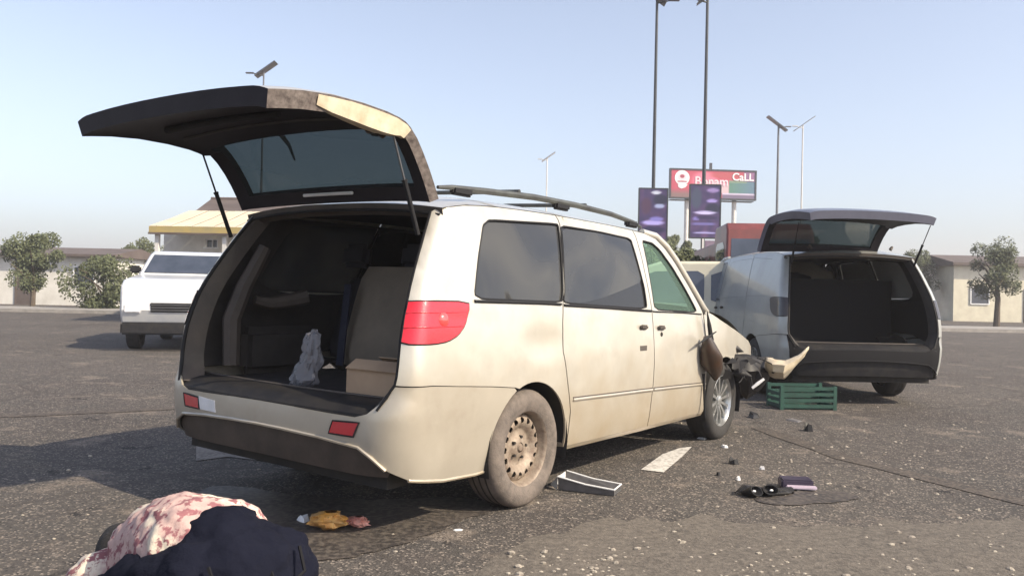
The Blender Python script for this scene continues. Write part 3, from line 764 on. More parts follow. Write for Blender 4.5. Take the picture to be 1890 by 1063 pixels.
    wheel_parts(root, (XF,.825,ZA), 1, False, M['tyre2'], M['alloy'])

def tailgate(root, paint, hero=True, panels=True):
    """open tailgate; profile in (x,z) from hinge to lower edge, outer skin"""
    prof = [(-.745,1.700),(-.80,1.80),(-.86,1.89),(-.93,1.975),(-1.015,2.045),(-1.10,2.072),(-1.22,2.085),(-1.40,2.092),(-1.58,2.085),(-1.74,2.062),(-1.83,2.045)]
    crown = cr([(0,.05),(3,.05),(5,.05),(8,.04),(10,.03)])
    hwid = cr([(0,.795),(2,.80),(4,.81),(6,.80),(8,.79),(10,.77)])
    def nrm(i):
        a = Vector((prof[max(0,i-1)][0], 0, prof[max(0,i-1)][1])); b = Vector((prof[min(10,i+1)][0], 0, prof[min(10,i+1)][1]))
        d = (b-a).normalized(); return Vector((d.z, 0, -d.x))   # points up and forward, away from the opening
    def P(i, s, d=0):
        """i profile index (float), s -1..1 across, d depth below outer skin"""
        i0 = int(min(9, math.floor(i))); t = i-i0
        a = Vector((prof[i0][0], 0, prof[i0][1])); b = Vector((prof[i0+1][0], 0, prof[i0+1][1]))
        n = (nrm(i0)*(1-t)+nrm(i0+1)*t).normalized()
        if n.z < 0: n = -n
        p = a.lerp(b, t); cw = crown(i)*(1-abs(s)**2.4)
        edge = max(0, abs(s)-.86)/.14
        return p + n*(cw-.016*edge**2-d) + Vector((0, s*hwid(i), 0))
    ss = [-1,-.97,-.93,-.88,-.80,-.6,-.4,-.2,0,.2,.4,.6,.80,.88,.93,.97,1]
    tg = MB(); g = []
    # outer skin with window hole: rows 0..10, window between 0.5..3.9
    idx = [0,.35,.7,1.5,2.3,3.1,3.75,4.2,4.7,5.5,6.5,7.5,8.5,9.4,10]
    rows = [[P(i, s) for s in ss] for i in idx]
    inn = [[P(i, s*.985, .05) for s in ss] for i in idx]
    mb = MB(); n = len(ss)
    vs = [v for r in rows for v in r]; fs = []
    for a in range(len(idx)-1):
        for k in range(n-1):
            win = 2 <= a <= 5 and 3 <= k <= n-5+0
            win = 2 <= a < 8 and 3 <= k < n-4
            if not win: fs.append((a*n+k, a*n+k+1, (a+1)*n+k+1, (a+1)*n+k))
    mb.add(vs, fs)
    sk = mb.build('tailgate', paint, root)
    # inner lining
    dep = lambda i: .055 if i < 4.2 else .085
    rin = [[P(i, s*.97, dep(i)) for s in ss] for i in idx]
    fsl = []
    for a in range(len(idx)-1):
        for k in range(n-1):
            if not (2 <= a < 8 and 3 <= k < n-4): fsl.append((a*n+k, a*n+k+1, (a+1)*n+k+1, (a+1)*n+k))
    MB().add([v for r in rin for v in r], fsl).build('tailgate_lining', M['tglining'], sk)
    # side and end returns painted
    for k in (0, n-1):
        MB().grid([[rows[a][k] for a in range(len(idx))], [rin[a][k].lerp(rows[a][k], .35) for a in range(len(idx))], [rin[a][k] for a in range(len(idx))]]).build('tailgate_edge', M['brownedge'] if hero else paint, sk)
    MB().grid([rows[-1], rin[-1]]).build('tailgate_edge', M['tglining'] if hero else paint, sk)
    MB().grid([rows[0], rin[0]]).build('tailgate_edge', M['seam'], sk)
    # window returns
    loop = [(2, k) for k in range(3, n-3)] + [(a, n-4) for a in range(3, 9)] + [(8, k) for k in range(n-5, 2, -1)] + [(a, 3) for a in range(7, 1, -1)]
    MB().grid([[rows[a][k] for a, k in loop], [rin[a][k] for a, k in loop]]).build('window_surround', M['seam'], sk)
    gi = [[P(i, s, .004) for s in ss[3:n-3]] for i in idx[2:9]]
    MB().grid(gi).build('rear_window', M['teal'], sk)
    if hero:
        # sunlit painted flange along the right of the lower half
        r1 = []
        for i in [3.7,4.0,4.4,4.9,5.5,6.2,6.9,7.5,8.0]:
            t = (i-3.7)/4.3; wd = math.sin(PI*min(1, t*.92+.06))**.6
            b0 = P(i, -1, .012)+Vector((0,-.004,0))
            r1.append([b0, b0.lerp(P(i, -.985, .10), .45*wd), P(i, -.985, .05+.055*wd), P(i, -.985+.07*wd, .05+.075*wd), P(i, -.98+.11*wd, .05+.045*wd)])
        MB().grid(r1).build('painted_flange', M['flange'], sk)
        mb = MB()
        for i, s in ((5.2,-.915),(5.9,-.90)): 
            p = P(i, s, .112); mb.lathe([(0,.0),(.018,.0),(.022,.012),(.03,.016)], 12, (p.x, p.y, p.z))
        o = mb.build('latch_grommet', M['amber'], sk)
        MB().tube([P(5.35,-.90,.118)+Vector((.02*math.cos(a), .015*math.sin(a), -.01)) for a in [i*.5 for i in range(12)]], .006, 6).build('wiring_loop', M['seam'], sk)
        # rear wiper on the outside of the glass
        MB().tube([P(3.9,.30,-.02), P(3.0,.31,-.025), P(2.2,.33,-.02)], [.016,.011,.006], 6).build('rear_wiper', M['seam'], sk)
        MB().tube([P(.55,s,.075) for s in (-.25,-.1,.1,.25)], .010, 6).build('brake_light_strip', M['white'], sk)
        MB().tube([P(7.6,s,.10) for s in (-.55,-.2,.2,.6)], .018, 8).build('grab_recess', M['seam'], sk)
        MB().tube([P(6.4,s,.088) for s in (-.8,-.4,0,.4,.8)], .010, 6).build('lining_rib', M['trim'], sk)
    for sg in (-1, 1):
        a = Vector((-.875, sg*.765, 1.50)) if hero else Vector((-.8, sg*.74, 1.55)); b = P(4.7, sg*.955, .07)
        mid = a.lerp(b, .52)
        s_ = MB().tube([a, mid], .0125, 8).build('gas_strut', M['seam'], root)
        MB().tube([mid, b], .0055, 8).build('strut_rod', M['metal'] if sg < 0 else M['seam'], s_)
        MB().tube([mid-(b-a)*.01, mid+(b-a)*.01], .015, 8).build('strut_collar', M['seam'], s_)
    for sg in (-.5, .5):
        MB().tube([Vector((-.70, sg, 1.745)), Vector((-.745, sg, 1.765)), P(.3, sg*1.2, .03)], .016, 6).build('hinge', M['trim2'], root)
    return sk
M['flange'] = mat('sunlit_cream_flange_paint', (.60,.53,.41), .4, 0, (.42,.34,.23), 11, bump=.1, bscale=40)
M['tglining'] = mat('tailgate_lining', (.022,.019,.025), .6, 0, (.015,.013,.018), 5, bump=.1, bscale=90, spec=.25)

# hero van placed so that it keeps its measured pose
OLDC = Matrix.Rotation(PI/2+PITCH, 4, 'X') @ Matrix.Rotation(ROLL0, 4, 'Z')
Rfix = Matrix.Translation((0,0,CAMZ)) @ CAMROT @ OLDC.inverted() @ Matrix.Translation((0,0,-CAMZ))
VX, VY, VYAW = 4.01623, 3.60965, 0.621052
ang = PI/2-VYAW
org = Vector((math.cos(ang)*VX-math.sin(ang)*VY, math.sin(ang)*VX+math.cos(ang)*VY, 0))
VM = Rfix @ Matrix.Translation(org) @ Matrix.Rotation(ang, 4, 'Z')
van = empty('minivan', label='champagne minivan with its tailgate raised and a rusty steel rear wheel', cat='minivan')
van.matrix_world = VM
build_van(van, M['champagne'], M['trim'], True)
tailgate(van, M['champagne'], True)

# roof rails
for sg in (-1, 1):
    pts = [Vector((x, sg*.665, z)) for x, z in ((-.62,1.775),(-.5,1.788),(-.2,1.803),(.3,1.825),(.8,1.828),(1.3,1.815),(1.65,1.785),(1.78,1.758))]
    ro = MB().tube(pts, [.010,.015,.019,.020,.020,.019,.017,.010], 8).build('roof_rail', M['rack'], van)
    for x, z in ((-.42,1.775),(.62,1.80),(1.62,1.77)):
        mb = MB(); mb.box((0,0,0), (.17,.045,.05), None, .012); mb.build('rail_foot', M['seam'], ro).location = (x, sg*.665, z)
for x in (.15,.95):
    cb = MB().tube([Vector((x,-.66,1.842)), Vector((x,0,1.862)), Vector((x,.66,1.842))], .014, 8).build('roof_crossbar', M['rack'], van)

# torn parts at the front corner of the van (hanging mirror, ripped bumper cover)
def blob(name, m, parent, pts, sub=2, amp=.02, seed=0):
    """crumpled closed tube-like lump through (x,y,z,r)"""
    mb = MB().tube([Vector(p[:3]) for p in pts], [p[3] for p in pts], 14)
    vs = []
    for v in mb.v:
        v = Vector(v); k = noise.noise(v*9+Vector((seed,0,0))); k2 = noise.noise(v*26+Vector((0,seed,0)))
        c = min((Vector(p[:3]) for p in pts), key=lambda q: (q-v).length); d = (v-c)
        vs.append(tuple(v+d.normalized()*(k*amp+k2*amp*.5) if d.length > 1e-6 else v))
    mb.v = vs; return mb.build(name, m, parent)
VI = VM.inverted()
def vloc(px, py, Y): return VI @ at(px, py, Y)
def onside(px, py, y=-1.0):
    """van-space point on plane Y=y under a pixel"""
    a = VI @ Vector((0,0,CAMZ)); b = VI @ at(px, py, 5.0); d = b-a; return a+d*((y-a.y)/d.y)
mir = blob('hanging_mirror', M['amber'], van, [(*onside(1306,622,-1.03),.02),(*onside(1308,640,-1.03),.062),(*onside(1312,662,-1.03),.085),(*onside(1318,684,-1.03),.06),(*onside(1322,700,-1.03),.015)], amp=.02, seed=1)
MB().tube([onside(1305,574,-.985), onside(1309,600,-.99), onside(1313,628,-1.0)], [.003,.018,.022], 6).build('broken_mirror_arm', M['seam'], mir)
MB().tube([onside(1290,634,-1.04), onside(1304,624,-1.04), onside(1322,612,-1.04)], [.004,.012,.004], 6).build('snapped_bracket', M['seam'], mir)
MB().tube([onside(1299,690,-.975), onside(1300,735,-.975), onside(1301,770,-.975)], [.012,.010,.010], 6).build('torn_door_edge', M['seam'], van)
# ripped off bumper cover lying across the front corner
def crumple_sheet(name, m, parent, rows, th=.01, amp=.012, seed=3, sub=4):
    # bilinear refine rows of points then perturb
    R2 = []
    for i in range(len(rows)-1):
        for s in range(sub):
            t = s/sub; R2.append([Vector(a).lerp(Vector(b), t) for a, b in zip(rows[i], rows[i+1])])
    R2.append([Vector(a) for a in rows[-1]])
    R3 = []
    for r in R2:
        q = []
        for a, b in zip(r[:-1], r[1:]):
            for s in range(sub): q.append(a.lerp(b, s/sub))
        q.append(r[-1]); R3.append(q)
    for r in R3:
        for i, v in enumerate(r):
            k = Vector((noise.noise(v*5+Vector((seed,0,0))), noise.noise(v*5+Vector((0,seed,0))), noise.noise(v*5+Vector((0,0,seed)))))
            k2 = Vector((noise.noise(v*17+Vector((seed,0,0))), noise.noise(v*17+Vector((0,seed,0))), noise.noise(v*17+Vector((0,0,seed)))))
            r[i] = v+k*amp+k2*amp*.35
    mb = MB().grid(R3); n = len(mb.v); o = mb.build(name, m, parent)
    sm = o.modifiers.new('solid', 'SOLIDIFY'); sm.thickness = th; sm.offset = -1
    return o
tb = empty('torn_bumper', G(1430,745), 0, 'torn cream bumper cover curling upward ahead of the van front wheel', 'car bumper')
TI = Matrix.Translation(-tb.location)
def tl_(px, py, Y): return at(px, py, Y)-tb.location
crumple_sheet('bumper_cover', M['flange'], tb, [  # brighter, yellower paint than the body puts sunlight into the cover's colour
    [tl_(1416,658,7.5), tl_(1430,663,7.38), tl_(1450,665,7.33), tl_(1472,656,7.36), tl_(1493,639,7.4)],
    [tl_(1412,668,7.42), tl_(1428,673,7.26), tl_(1450,675,7.2), tl_(1474,663,7.28), tl_(1492,645,7.4)],
    [tl_(1412,682,7.45), tl_(1428,686,7.28), tl_(1447,688,7.22), tl_(1467,675,7.30), tl_(1488,652,7.42)],
    [tl_(1416,692,7.6), tl_(1430,698,7.5), tl_(1446,700,7.47), tl_(1460,688,7.5), tl_(1484,658,7.5)]], .012, .012)
crumple_sheet('bumper_cover', M['plastic'], tb, [
    [tl_(1328,652,7.55), tl_(1350,652,7.4), tl_(1375,657,7.4), tl_(1400,656,7.45), tl_(1425,658,7.55)],
    [tl_(1330,675,7.5), tl_(1352,680,7.3), tl_(1378,684,7.3), tl_(1400,688,7.35), tl_(1425,690,7.5)],
    [tl_(1345,695,7.7), tl_(1360,715,7.6), tl_(1380,735,7.6), tl_(1400,722,7.6), tl_(1420,705,7.6)]], .02, .035, 5)
for q, (a, b, c) in enumerate(((1335,650,7.4),(1352,645,7.45),(1366,690,7.3))):
    p = tl_(a, b, c); blob('bracket', M['plastic'], tb, [(p.x-.07,p.y,p.z,.01),(p.x-.02,p.y,p.z+.01,.035),(p.x+.04,p.y,p.z,.03),(p.x+.10,p.y,p.z-.02,.008)], amp=.015, seed=q)
MB().tube([tl_(1388,716,7.2), tl_(1398,708,7.2), tl_(1410,699,7.2)], [.012,.016,.012], 6).build('chrome_strip', M['white'], tb)
for k in range(7):
    rr_ = random.Random(k+40); a0 = tl_(1325+12*k, 660+6*(k%3), 7.35); pts = [a0]
    for q in range(5): pts.append(pts[-1]+Vector((rr_.uniform(-.03,.07), rr_.uniform(-.05,.03), rr_.uniform(-.09,.03))))
    MB().tube(pts, .006, 5).build('torn_wire', M['seam'], tb)
for k, (a, b) in enumerate(((1346,664),(1372,672),(1392,668),(1405,684),(1338,684))):
    rr_ = random.Random(k+70); c_ = tl_(a, b, 7.2); vs_ = [c_+Vector((rr_.uniform(-.09,.09), rr_.uniform(-.05,.05), rr_.uniform(-.08,.06))) for q in range(5)]
    mb = MB(); mb.add(vs_, [(0,1,2),(0,2,3),(0,3,4),(0,4,1),(1,2,3,4)]); mb.build('jagged_piece', M['plastic'], tb, False)
# things in the boot
def in_van(o, loc, rz=0):
    o.matrix_world = VM @ Matrix.Translation(loc) @ Matrix.Rotation(rz, 4, 'Z')
cb = empty('cardboard_box', label='open tan cardboard box standing in the right of the boot', cat='box')
bx, by, bz = .30, .36, .165
for k, (c, d) in enumerate((((0,0,.004),(bx,by,.006)), ((-bx/2,0,bz/2),(.006,by,bz)), ((bx/2,0,bz/2),(.006,by,bz)), ((0,-by/2,bz/2),(bx-.008,.006,bz)), ((0,by/2,bz/2),(bx-.008,.006,bz)))):
    MB().box(c, d).build('box_panel', M['card'], cb, False)
for sgn in (-1, 1):
    mb = MB(); mb.box((0,0,0), (.09,by-.01,.005)); o = mb.build('box_flap', M['card'], cb, False); o.location = (sgn*(bx/2-.02), 0, bz+.012); o.rotation_euler = (0, sgn*.5, 0)
in_van(cb, (-.83,-.585,.650), .08)
def bagmesh(name, h, r, m, seed):
    rows = []
    for i in range(26):
        t = i/25; rr = r*(1-.62*t)*min(1, .55+t*5); row = []
        if t > .93: rr *= .45
        for k in range(30):
            a = 2*PI*k/30; c_, s_ = math.cos(a), math.sin(a)
            q = rr*(1+.42*(abs(noise.noise(Vector((c_*1.7, s_*1.7, t*3+seed))))*2-.5)+.30*noise.noise(Vector((c_*5, s_*5, t*8+seed))))
            row.append(Vector((q*c_*.7+.03*t, q*s_*1.1-.10*t-.02*math.sin(5*t), h*t)))
        rows.append(row)
    return MB().grid(rows, True).build(name, m, None, True, 22)
bag = bagmesh('plastic_bag', .33, .092, M['bag'], 4)
tag(bag, 'crumpled clear plastic bag standing upright in the dark boot', 'bag'); in_van(bag, (-.90,.06,.650), 0); 

# ------------------------------------------------------------------ second, grey van at the right
M['skyglass_b'] = M['film']
gv = empty('minivan', label='plain sided silver grey van at the right with its liftgate up and dark boot', cat='minivan')
gy = R(91.5)
p0 = G(1440, 745)
gv.rotation_euler = (0, 0, gy)
gv.scale = (1.04,1.0,1.05)
# van-space left rear corner (-1.1,.93) sits at p0
cc = Vector((-1.10*1.04, .95, 0)); ca, sa = math.cos(gy), math.sin(gy)
gv.location = (p0.x-(cc.x*ca-cc.y*sa), p0.y-(cc.x*sa+cc.y*ca), 0)
build_van(gv, M['silver'], M['black'], False)
M['bluegrey'] = mat('dark_blue_grey_paint', (.11,.115,.16), .4, .2, (.08,.085,.12), 3, coat=.4)
tg2 = tailgate(gv, M['bluegrey'], False)
tg2.location = (.10, .50, 0); tg2.rotation_euler = (0, 0, R(10))
GV_LOC = gv.location.copy()

# ------------------------------------------------------------------ generic background vehicles
def make_car(name, label, cat, loc, heading, prof, width, wins, paint, front, wheels, roofw=.86, belt=1.0, extra=None):
    """prof: side outline (x,z); wins: side window polygons; front: windscreen (x0,z0,x1,z1)"""
    r_ = empty(name, loc, heading, label, cat)
    top = max(z for x, z in prof)
    def hwid(z): return width/2*(1 if z < belt else 1-(1-roofw)*(z-belt)/(top-belt))
    pr = resample(prof, .4); n = len(pr)
    L = [Vector((x, hwid(z), z)) for x, z in pr]; Rr = [Vector((x, -hwid(z), z)) for x, z in pr]
    Li = [Vector((v.x, v.y-.05, v.z)) for v in L]
    mb = MB(); vs = L+Rr; fs = [tuple(range(n)), tuple(range(2*n-1, n-1, -1))] + [(i, (i+1)%n, (i+1)%n+n, i+n) for i in range(n)]
    mb.add(vs, fs); b = mb.build('body', paint, r_, True, 30)
    bv = b.modifiers.new('bevel', 'BEVEL'); bv.width = .04; bv.segments = 2; bv.limit_method = 'ANGLE'; bv.angle_limit = R(40)
    for wn in wins:
        for sg in (-1, 1):
            w2 = chaikin(wn, 1, .12); m2 = MB()
            v1 = [Vector((x, sg*(hwid(z)+.006), z)) for x, z in w2]; v2 = [Vector((x, sg*(hwid(z)-.02), z)) for x, z in w2]; k = len(w2)
            m2.add(v1+v2, [tuple(range(k))]+[(i, (i+1)%k, (i+1)%k+k, i+k) for i in range(k)]); m2.build('window', M['carglass'], r_, False)
    for fx in front:
        x0, z0, x1, z1 = fx; d = Vector((x1-x0, 0, z1-z0)); nn = Vector((d.z, 0, -d.x)).normalized()
        if nn.x*(1 if x0+x1 > 0 else -1) < 0: nn = -nn
        a0, a1 = hwid(z0)-.10, hwid(z1)-.10; o = nn*.012
        q = [Vector((x0,-a0,z0)), Vector((x0,a0,z0)), Vector((x1,a1,z1)), Vector((x1,-a1,z1))]
        MB().add([v+o for v in q]+[v-o*2 for v in q], [(0,1,2,3),(0,4,5,1),(1,5,6,2),(2,6,7,3),(3,7,4,0)]).build('windscreen', M['carglass'], r_, False)
    for wx in wheels:
        for sg in (-1, 1):
            w_ = empty('wheel', (wx, sg*(width/2-.10), .33)); w_.parent = r_; w_.rotation_euler = (0,0,0 if sg < 0 else PI)
            MB().lathe([(.20,.11),(.31,.115),(.33,.09),(.33,-.09),(.31,-.11),(.20,-.1)], 28, closed=True).build('tyre', M['tyre2'], w_)
            MB().lathe([(0,.07),(.06,.09),(.12,.07),(.2,.10)], 28).build('rim', M['metal'], w_)
            a = arc(wx, .33, .39, 0, 180, 12); k = len(a)
            v1 = [Vector((x, sg*(hwid(.5)+.004), z)) for x, z in a]; v2 = [Vector((wx, sg*(hwid(.5)+.004), .33))]
            MB().add(v1+v2, [tuple(range(k))]).build('wheel_arch', M['dark'], r_, False)
    fx = max(x for x, z in prof)
    mb = MB(); mb.box((0,0,0), (.05,width*.46,.17), None, .015); gr = mb.build('grille', M['plastic'], r_); gr.location = (fx-.02, 0, .80)
    for k in range(3): MB().box((.03,0,-.05+.05*k), (.012,width*.44,.012)).build('grille_bar', M['metal'], gr, False)
    wsx, wsz = front[0][0], front[0][1]
    for sg in (-1, 1):
        mb = MB(); mb.box((0,0,0), (.10,.20,.15), None, .03); mb.build('side_mirror', M['plastic'], r_).location = (wsx-.22, sg*(width/2+.08), wsz+.06)
        for dx in (.35,-.65): 
            mb = MB(); mb.box((0,0,0), (.16,.03,.035), None, .01); mb.build('door_handle', M['plastic'], r_).location = (dx-.2, sg*(width/2+.008), belt-.12)
        for dx in (.95,-.28,-1.25): MB().box((dx, sg*(width/2-.004), (.45+belt)/2), (.012,.02,belt-.50)).build('door_seam', M['seam'], r_, False)
    for sg in (-1, 1):
        mb = MB(); mb.box((0,0,0), (.06,.30,.16), None, .02); mb.build('headlight', M['white'], r_).location = (fx-.02, sg*(width/2-.22), .78)
    mb = MB(); mb.box((0,0,0), (.10,width-.06,.22), None, .03); mb.build('bumper', M['plastic'], r_).location = (fx, 0, .42)
    mb = MB(); mb.box((0,0,0), (.10,width-.06,.22), None, .03); mb.build('bumper', M['plastic'], r_).location = (min(x for x, z in prof), 0, .42)
    return r_
busprof = [(-2.3,.35),(2.25,.35),(2.40,.75),(2.30,1.10),(1.95,1.32),(1.30,1.95),(1.15,2.02),(-2.1,2.04),(-2.28,1.9),(-2.36,1.0)]
offprof = [(-2.3,.50),(2.25,.50),(2.38,.75),(2.33,1.18),(2.15,1.30),(1.05,1.42),(.55,1.83),(.3,1.90),(-2.0,1.92),(-2.25,1.8),(-2.38,1.1)]
p = at(318, 560, 16.0)
make_car('off_road_car', 'tall white off road car with dark blue windscreen left of the open boot', 'car', (p.x-.1, p.y+1.5, 0), R(-78), offprof, 1.9,
    [[(.95,1.42),(.48,1.80),(-.25,1.80),(-.25,1.40)],[(-.35,1.40),(-.35,1.80),(-1.2,1.80),(-1.2,1.40)],[(-1.3,1.40),(-1.3,1.80),(-2.05,1.78),(-2.1,1.40)]],
    M['carwhite'], [(1.03,1.45,.60,1.81),(-2.37,1.3,-2.28,1.75)], (1.5,-1.5), .84, 1.35)
suvprof = [(-2.2,.35),(2.1,.35),(2.25,.6),(2.15,.95),(1.2,1.08),(.65,1.66),(.4,1.74),(-1.8,1.76),(-2.1,1.6),(-2.25,1.0)]
p = at(1268, 560, 13.4)
make_car('estate_car', 'cream estate car beyond the champagne minivan bonnet', 'car', (p.x, p.y, 0), R(168), suvprof, 1.75,
    [[(.95,1.12),(.58,1.58),(-.25,1.60),(-.25,1.10)],[(-.35,1.10),(-.35,1.60),(-1.75,1.60),(-1.95,1.10)]],
    M['carcream'], [(1.17,1.14,.70,1.60),(-2.19,1.15,-2.08,1.55)], (1.35,-1.35), .84, 1.05)
trprof = [(-3.4,.55),(2.0,.55),(2.1,.8),(2.05,1.6),(1.8,2.65),(1.6,2.8),(.3,2.8),(.2,2.75),(.15,2.45),(-3.4,2.45)]
p = at(1438, 560, 17.5)
make_car('red_truck', 'small red truck far back between the banner and the grey van', 'truck', (p.x, p.y+2.0, 0), R(-95), trprof, 1.9,
    [[(.5,1.65),(.5,2.4),(1.55,2.4),(1.8,1.65)]], M['carred'], [(2.02,1.72,1.84,2.45)], (1.2,-2.2), .94, 1.7)

# ------------------------------------------------------------------ building at the left
def building():
    Y = 27.0
    P = lambda px, py, d=0: at(px, py, Y+d)
    b = empty('bungalow', (P(405,440).x, Y, 0), R(-3), 'white bungalow with brown hipped roof and cream sheet canopy', 'building')
    gx = b.location.x
    # local: x right, y away, z up
    sc_ = Y/FPX
    X = lambda px: (px-405)*sc_
    Z = lambda py, px=405: P(px, py).z
    wl, wr, wt = X(300), X(600), Z(432)
    mb = MB()
    # wall with recessed window openings built of blocks
    wins = [(378,402),(462,486)]
    yb, yt = Z(458), Z(441)
    xs = [wl]+[X(v) for w_ in wins for v in w_]+[wr]
    mb.box(((wl+wr)/2,.1,yb/2), (wr-wl,.2,yb))
    mb.box(((wl+wr)/2,.1,(yt+wt+.2)/2), (wr-wl,.2,wt+.2-yt))
    for i in range(0, len(xs), 2): mb.box(((xs[i]+xs[i+1])/2,.1,(yb+yt)/2), (xs[i+1]-xs[i],.2,yt-yb))
    mb.box((wl+.1,3,wt/2), (.2,5.8,wt)); mb.box((wr-.1,3,wt/2), (.2,5.8,wt)); mb.box(((wl+wr)/2,5.9,wt/2), (wr-wl,.2,wt))
    mb.build('wall', M['wall'], b, False)
    for a, c in wins:
        w_ = MB(); x0, x1 = X(a), X(c)
        for q in ((x0,.04),(x1-.04,.04),((x0+x1)/2,.03)): w_.box((q[0]+.02,.06,(yb+yt)/2), (q[1],.06,yt-yb))
        w_.box(((x0+x1)/2,.06,yt-.02), (x1-x0,.061,.04)); w_.box(((x0+x1)/2,.03,yb+.0), (x1-x0+.1,.12,.05))
        fo = w_.build('window', M['white'], b, False)
        MB().box(((x0+x1)/2,.10,(yb+yt)/2), (x1-x0,.01,yt-yb)).build('pane', M['carglass'], fo, False)
    # cream lean-to sheet roof in front, of corrugated sheets
    zt, zb = at(405,390,Y+1.2).z, Z(426)
    xl, xr_ = X(318), X(600); n = 22
    for i in range(n):
        a = xl+(xr_-xl)*i/n; c = xl+(xr_-xl)*(i+1)/n-.015
        rows = []
        for j, (yy, zz) in enumerate(((-1.6,zb),(-.2,(zb+zt)/2-.02),(1.2,zt))):
            row = []
            for k in range(9):
                x = a+(c-a)*k/8; xx = x+(.9-.0)*0; lim = X(360)+(.6)*0
                row.append(Vector((x, yy, zz+.018*math.cos(k*PI)+.004*(i%3))))
            rows.append(row)
        MB().grid(rows).build('roof_sheet', M['creamroof'], b)
    MB().box(((xl+xr_)/2,-1.62,zb-.10), (xr_-xl,.05,.20)).build('fascia', M['yellow'], b, False)
    MB().box(((xl+xr_)/2,-1.66,zb-.22), (xr_-xl,.08,.06)).build('gutter', M['brownroof'], b, False)
    for px in (330,450,560):
        MB().box((X(px),-1.5,(zb-.2)/2), (.12,.12,zb-.2)).build('post', M['pale'], b, False)
    # brown hipped roof
    zr = at(405,367,Y+3.2).z; zl = at(405,398,Y+.9).z
    xa = at(346,398,Y+.9).x-gx; A = [Vector((xa,.9,zl)), Vector((X(640),.9,zl)), Vector((X(640),6.6,zl)), Vector((xa,6.6,zl))]
    r0, r1 = Vector((at(380,370,Y+3.2).x-gx,3.2,zr)), Vector((at(600,370,Y+3.2).x-gx,3.2,zr))
    MB().add(A+[r0,r1]+[v-Vector((0,0,.12)) for v in A], [(0,1,5,4),(1,2,5),(2,3,4,5),(3,0,4),(0,6,7,1),(1,7,8,2),(2,8,9,3),(3,9,6,0)]).build('roof', M['brownroof'], b, False)
    MB().tube([r0,r1], .07, 6).build('ridge_cap', M['brownroof'], b)
    return b
building()

# second, lower shed further left keeps the street going beyond the first building
def shed(px0, px1, py_top, Y, label, wm, rm):
    a = at(px0, 530, Y); c = at(px1, 530, Y); h = at((px0+px1)/2, py_top, Y).z
    b = empty('shop_building', ((a.x+c.x)/2, Y, 0), 0, label, 'building'); wd = c.x-a.x
    MB().box((0,2.5,h*.42), (wd,5,h*.84)).build('wall', wm, b, False)
    mb = MB(); mb.prism([(-.5,h*.82),(5.5,h*.82),(5.5,h*.86),(2.5,h),(-.5,h*.86)], wd+.6, Matrix(((0,0,1,-wd/2-.3),(1,0,0,0),(0,1,0,0),(0,0,0,1))))
    mb.build('roof', rm, b, False)
    n = max(2, int(wd/2.6))
    for i in range(n):
        x = -wd/2+wd*(i+.5)/n; k = i % 3 == 1
        f_ = MB(); hh, zz = (2.0,1.0) if k else (1.0,1.55); ww = .9 if k else 1.1
        for q in (-1, 1): f_.box((x+q*ww/2,-.02,zz), (.07,.08,hh))
        f_.box((x,-.02,zz+hh/2), (ww,.078,.07)); f_.box((x,-.02,zz-hh/2), (ww,.078,.07))
        fo = f_.build('door' if k else 'window', M['brownroof'] if k else M['white'], b, False)
        MB().box((x,-.006,zz), (ww-.07,.02,hh-.07)).build('door_leaf' if k else 'pane', M['brownroof'] if k else M['carglass'], fo, False)
    return b
shed(-120, 210, 452, 44, 'low pale shop with grey brown roof at the far left', M['wall'], M['brownroof'])
shed(1760, 2050, 470, 50, 'low cream shop building at the far right beyond the grey van', M['carcream'], M['brownroof'])

# ------------------------------------------------------------------ trees
def tree(px, py_top, Y, wpx, label, seed, cat='tree', name='tree', group='trees along the far side of the road', low=.3):
    rnd = random.Random(seed)
    base = at(px, 545, Y); H = at(px, py_top, Y).z; Wd = wpx*Y/FPX/2
    t = empty(name, (base.x, Y, 0), 0, label, cat, group)
    tk = MB(); tk.tube([Vector((0,0,-.05)), Vector((.05,0,H*.3)), Vector((-.04,.05,H*.6))], [H*.035,H*.026,H*.012], 8)
    for k in range(6):
        a = rnd.random()*6.28; z0 = H*rnd.uniform(.25,.5)
        tk.tube([Vector((0,0,z0)), Vector((Wd*.35*math.cos(a), Wd*.35*math.sin(a), z0+H*.17)), Vector((Wd*.6*math.cos(a), Wd*.6*math.sin(a), z0+H*.25))], [H*.014,H*.009,H*.003], 6)
    tk.build('trunk', M['bark'], t)
    cl = []
    for k in range(26):
        a = rnd.random()*6.28; rr = Wd*rnd.uniform(.1,.8); zz = H*(low+(.88-low)*rnd.random()); sh = 1-.5*abs((zz/H-.6)/.5)
        cl.append((rr*sh*math.cos(a), rr*sh*math.sin(a), zz, Wd*rnd.uniform(.18,.36)))
    vs, fs = [], []
    for (cx, cy, cz, r) in cl:
        for _ in range(330):
            d = Vector((rnd.gauss(0,1), rnd.gauss(0,1), rnd.gauss(0,.8))).normalized()*r*rnd.uniform(.55,1.08)
            p = Vector((cx, cy, min(cz+d.z, H)))+Vector((d.x, d.y, 0)); s = rnd.uniform(.04,.085)*max(1, H/5)
            u = Vector((rnd.gauss(0,1), rnd.gauss(0,1), rnd.gauss(0,1))).normalized(); v = u.orthogonal().normalized()
            n = len(vs); vs += [p-u*s, p+v*s*.5, p+u*s, p-v*s*.5]; fs.append((n,n+1,n+2,n+3))
    me = bpy.data.meshes.new('crown'); me.from_pydata([tuple(v) for v in vs], [], fs); me.materials.append(M['leaf'])
    link(bpy.data.objects.new('crown', me), t)
tree(1232, 418, 40, 60, 'grey green tree between the two banner posts', 1)
tree(1262, 428, 43, 50, 'small bushy tree right of the first banner, beyond the road', 2)
tree(1205, 432, 46, 60, 'dark tree behind the left banner', 3)
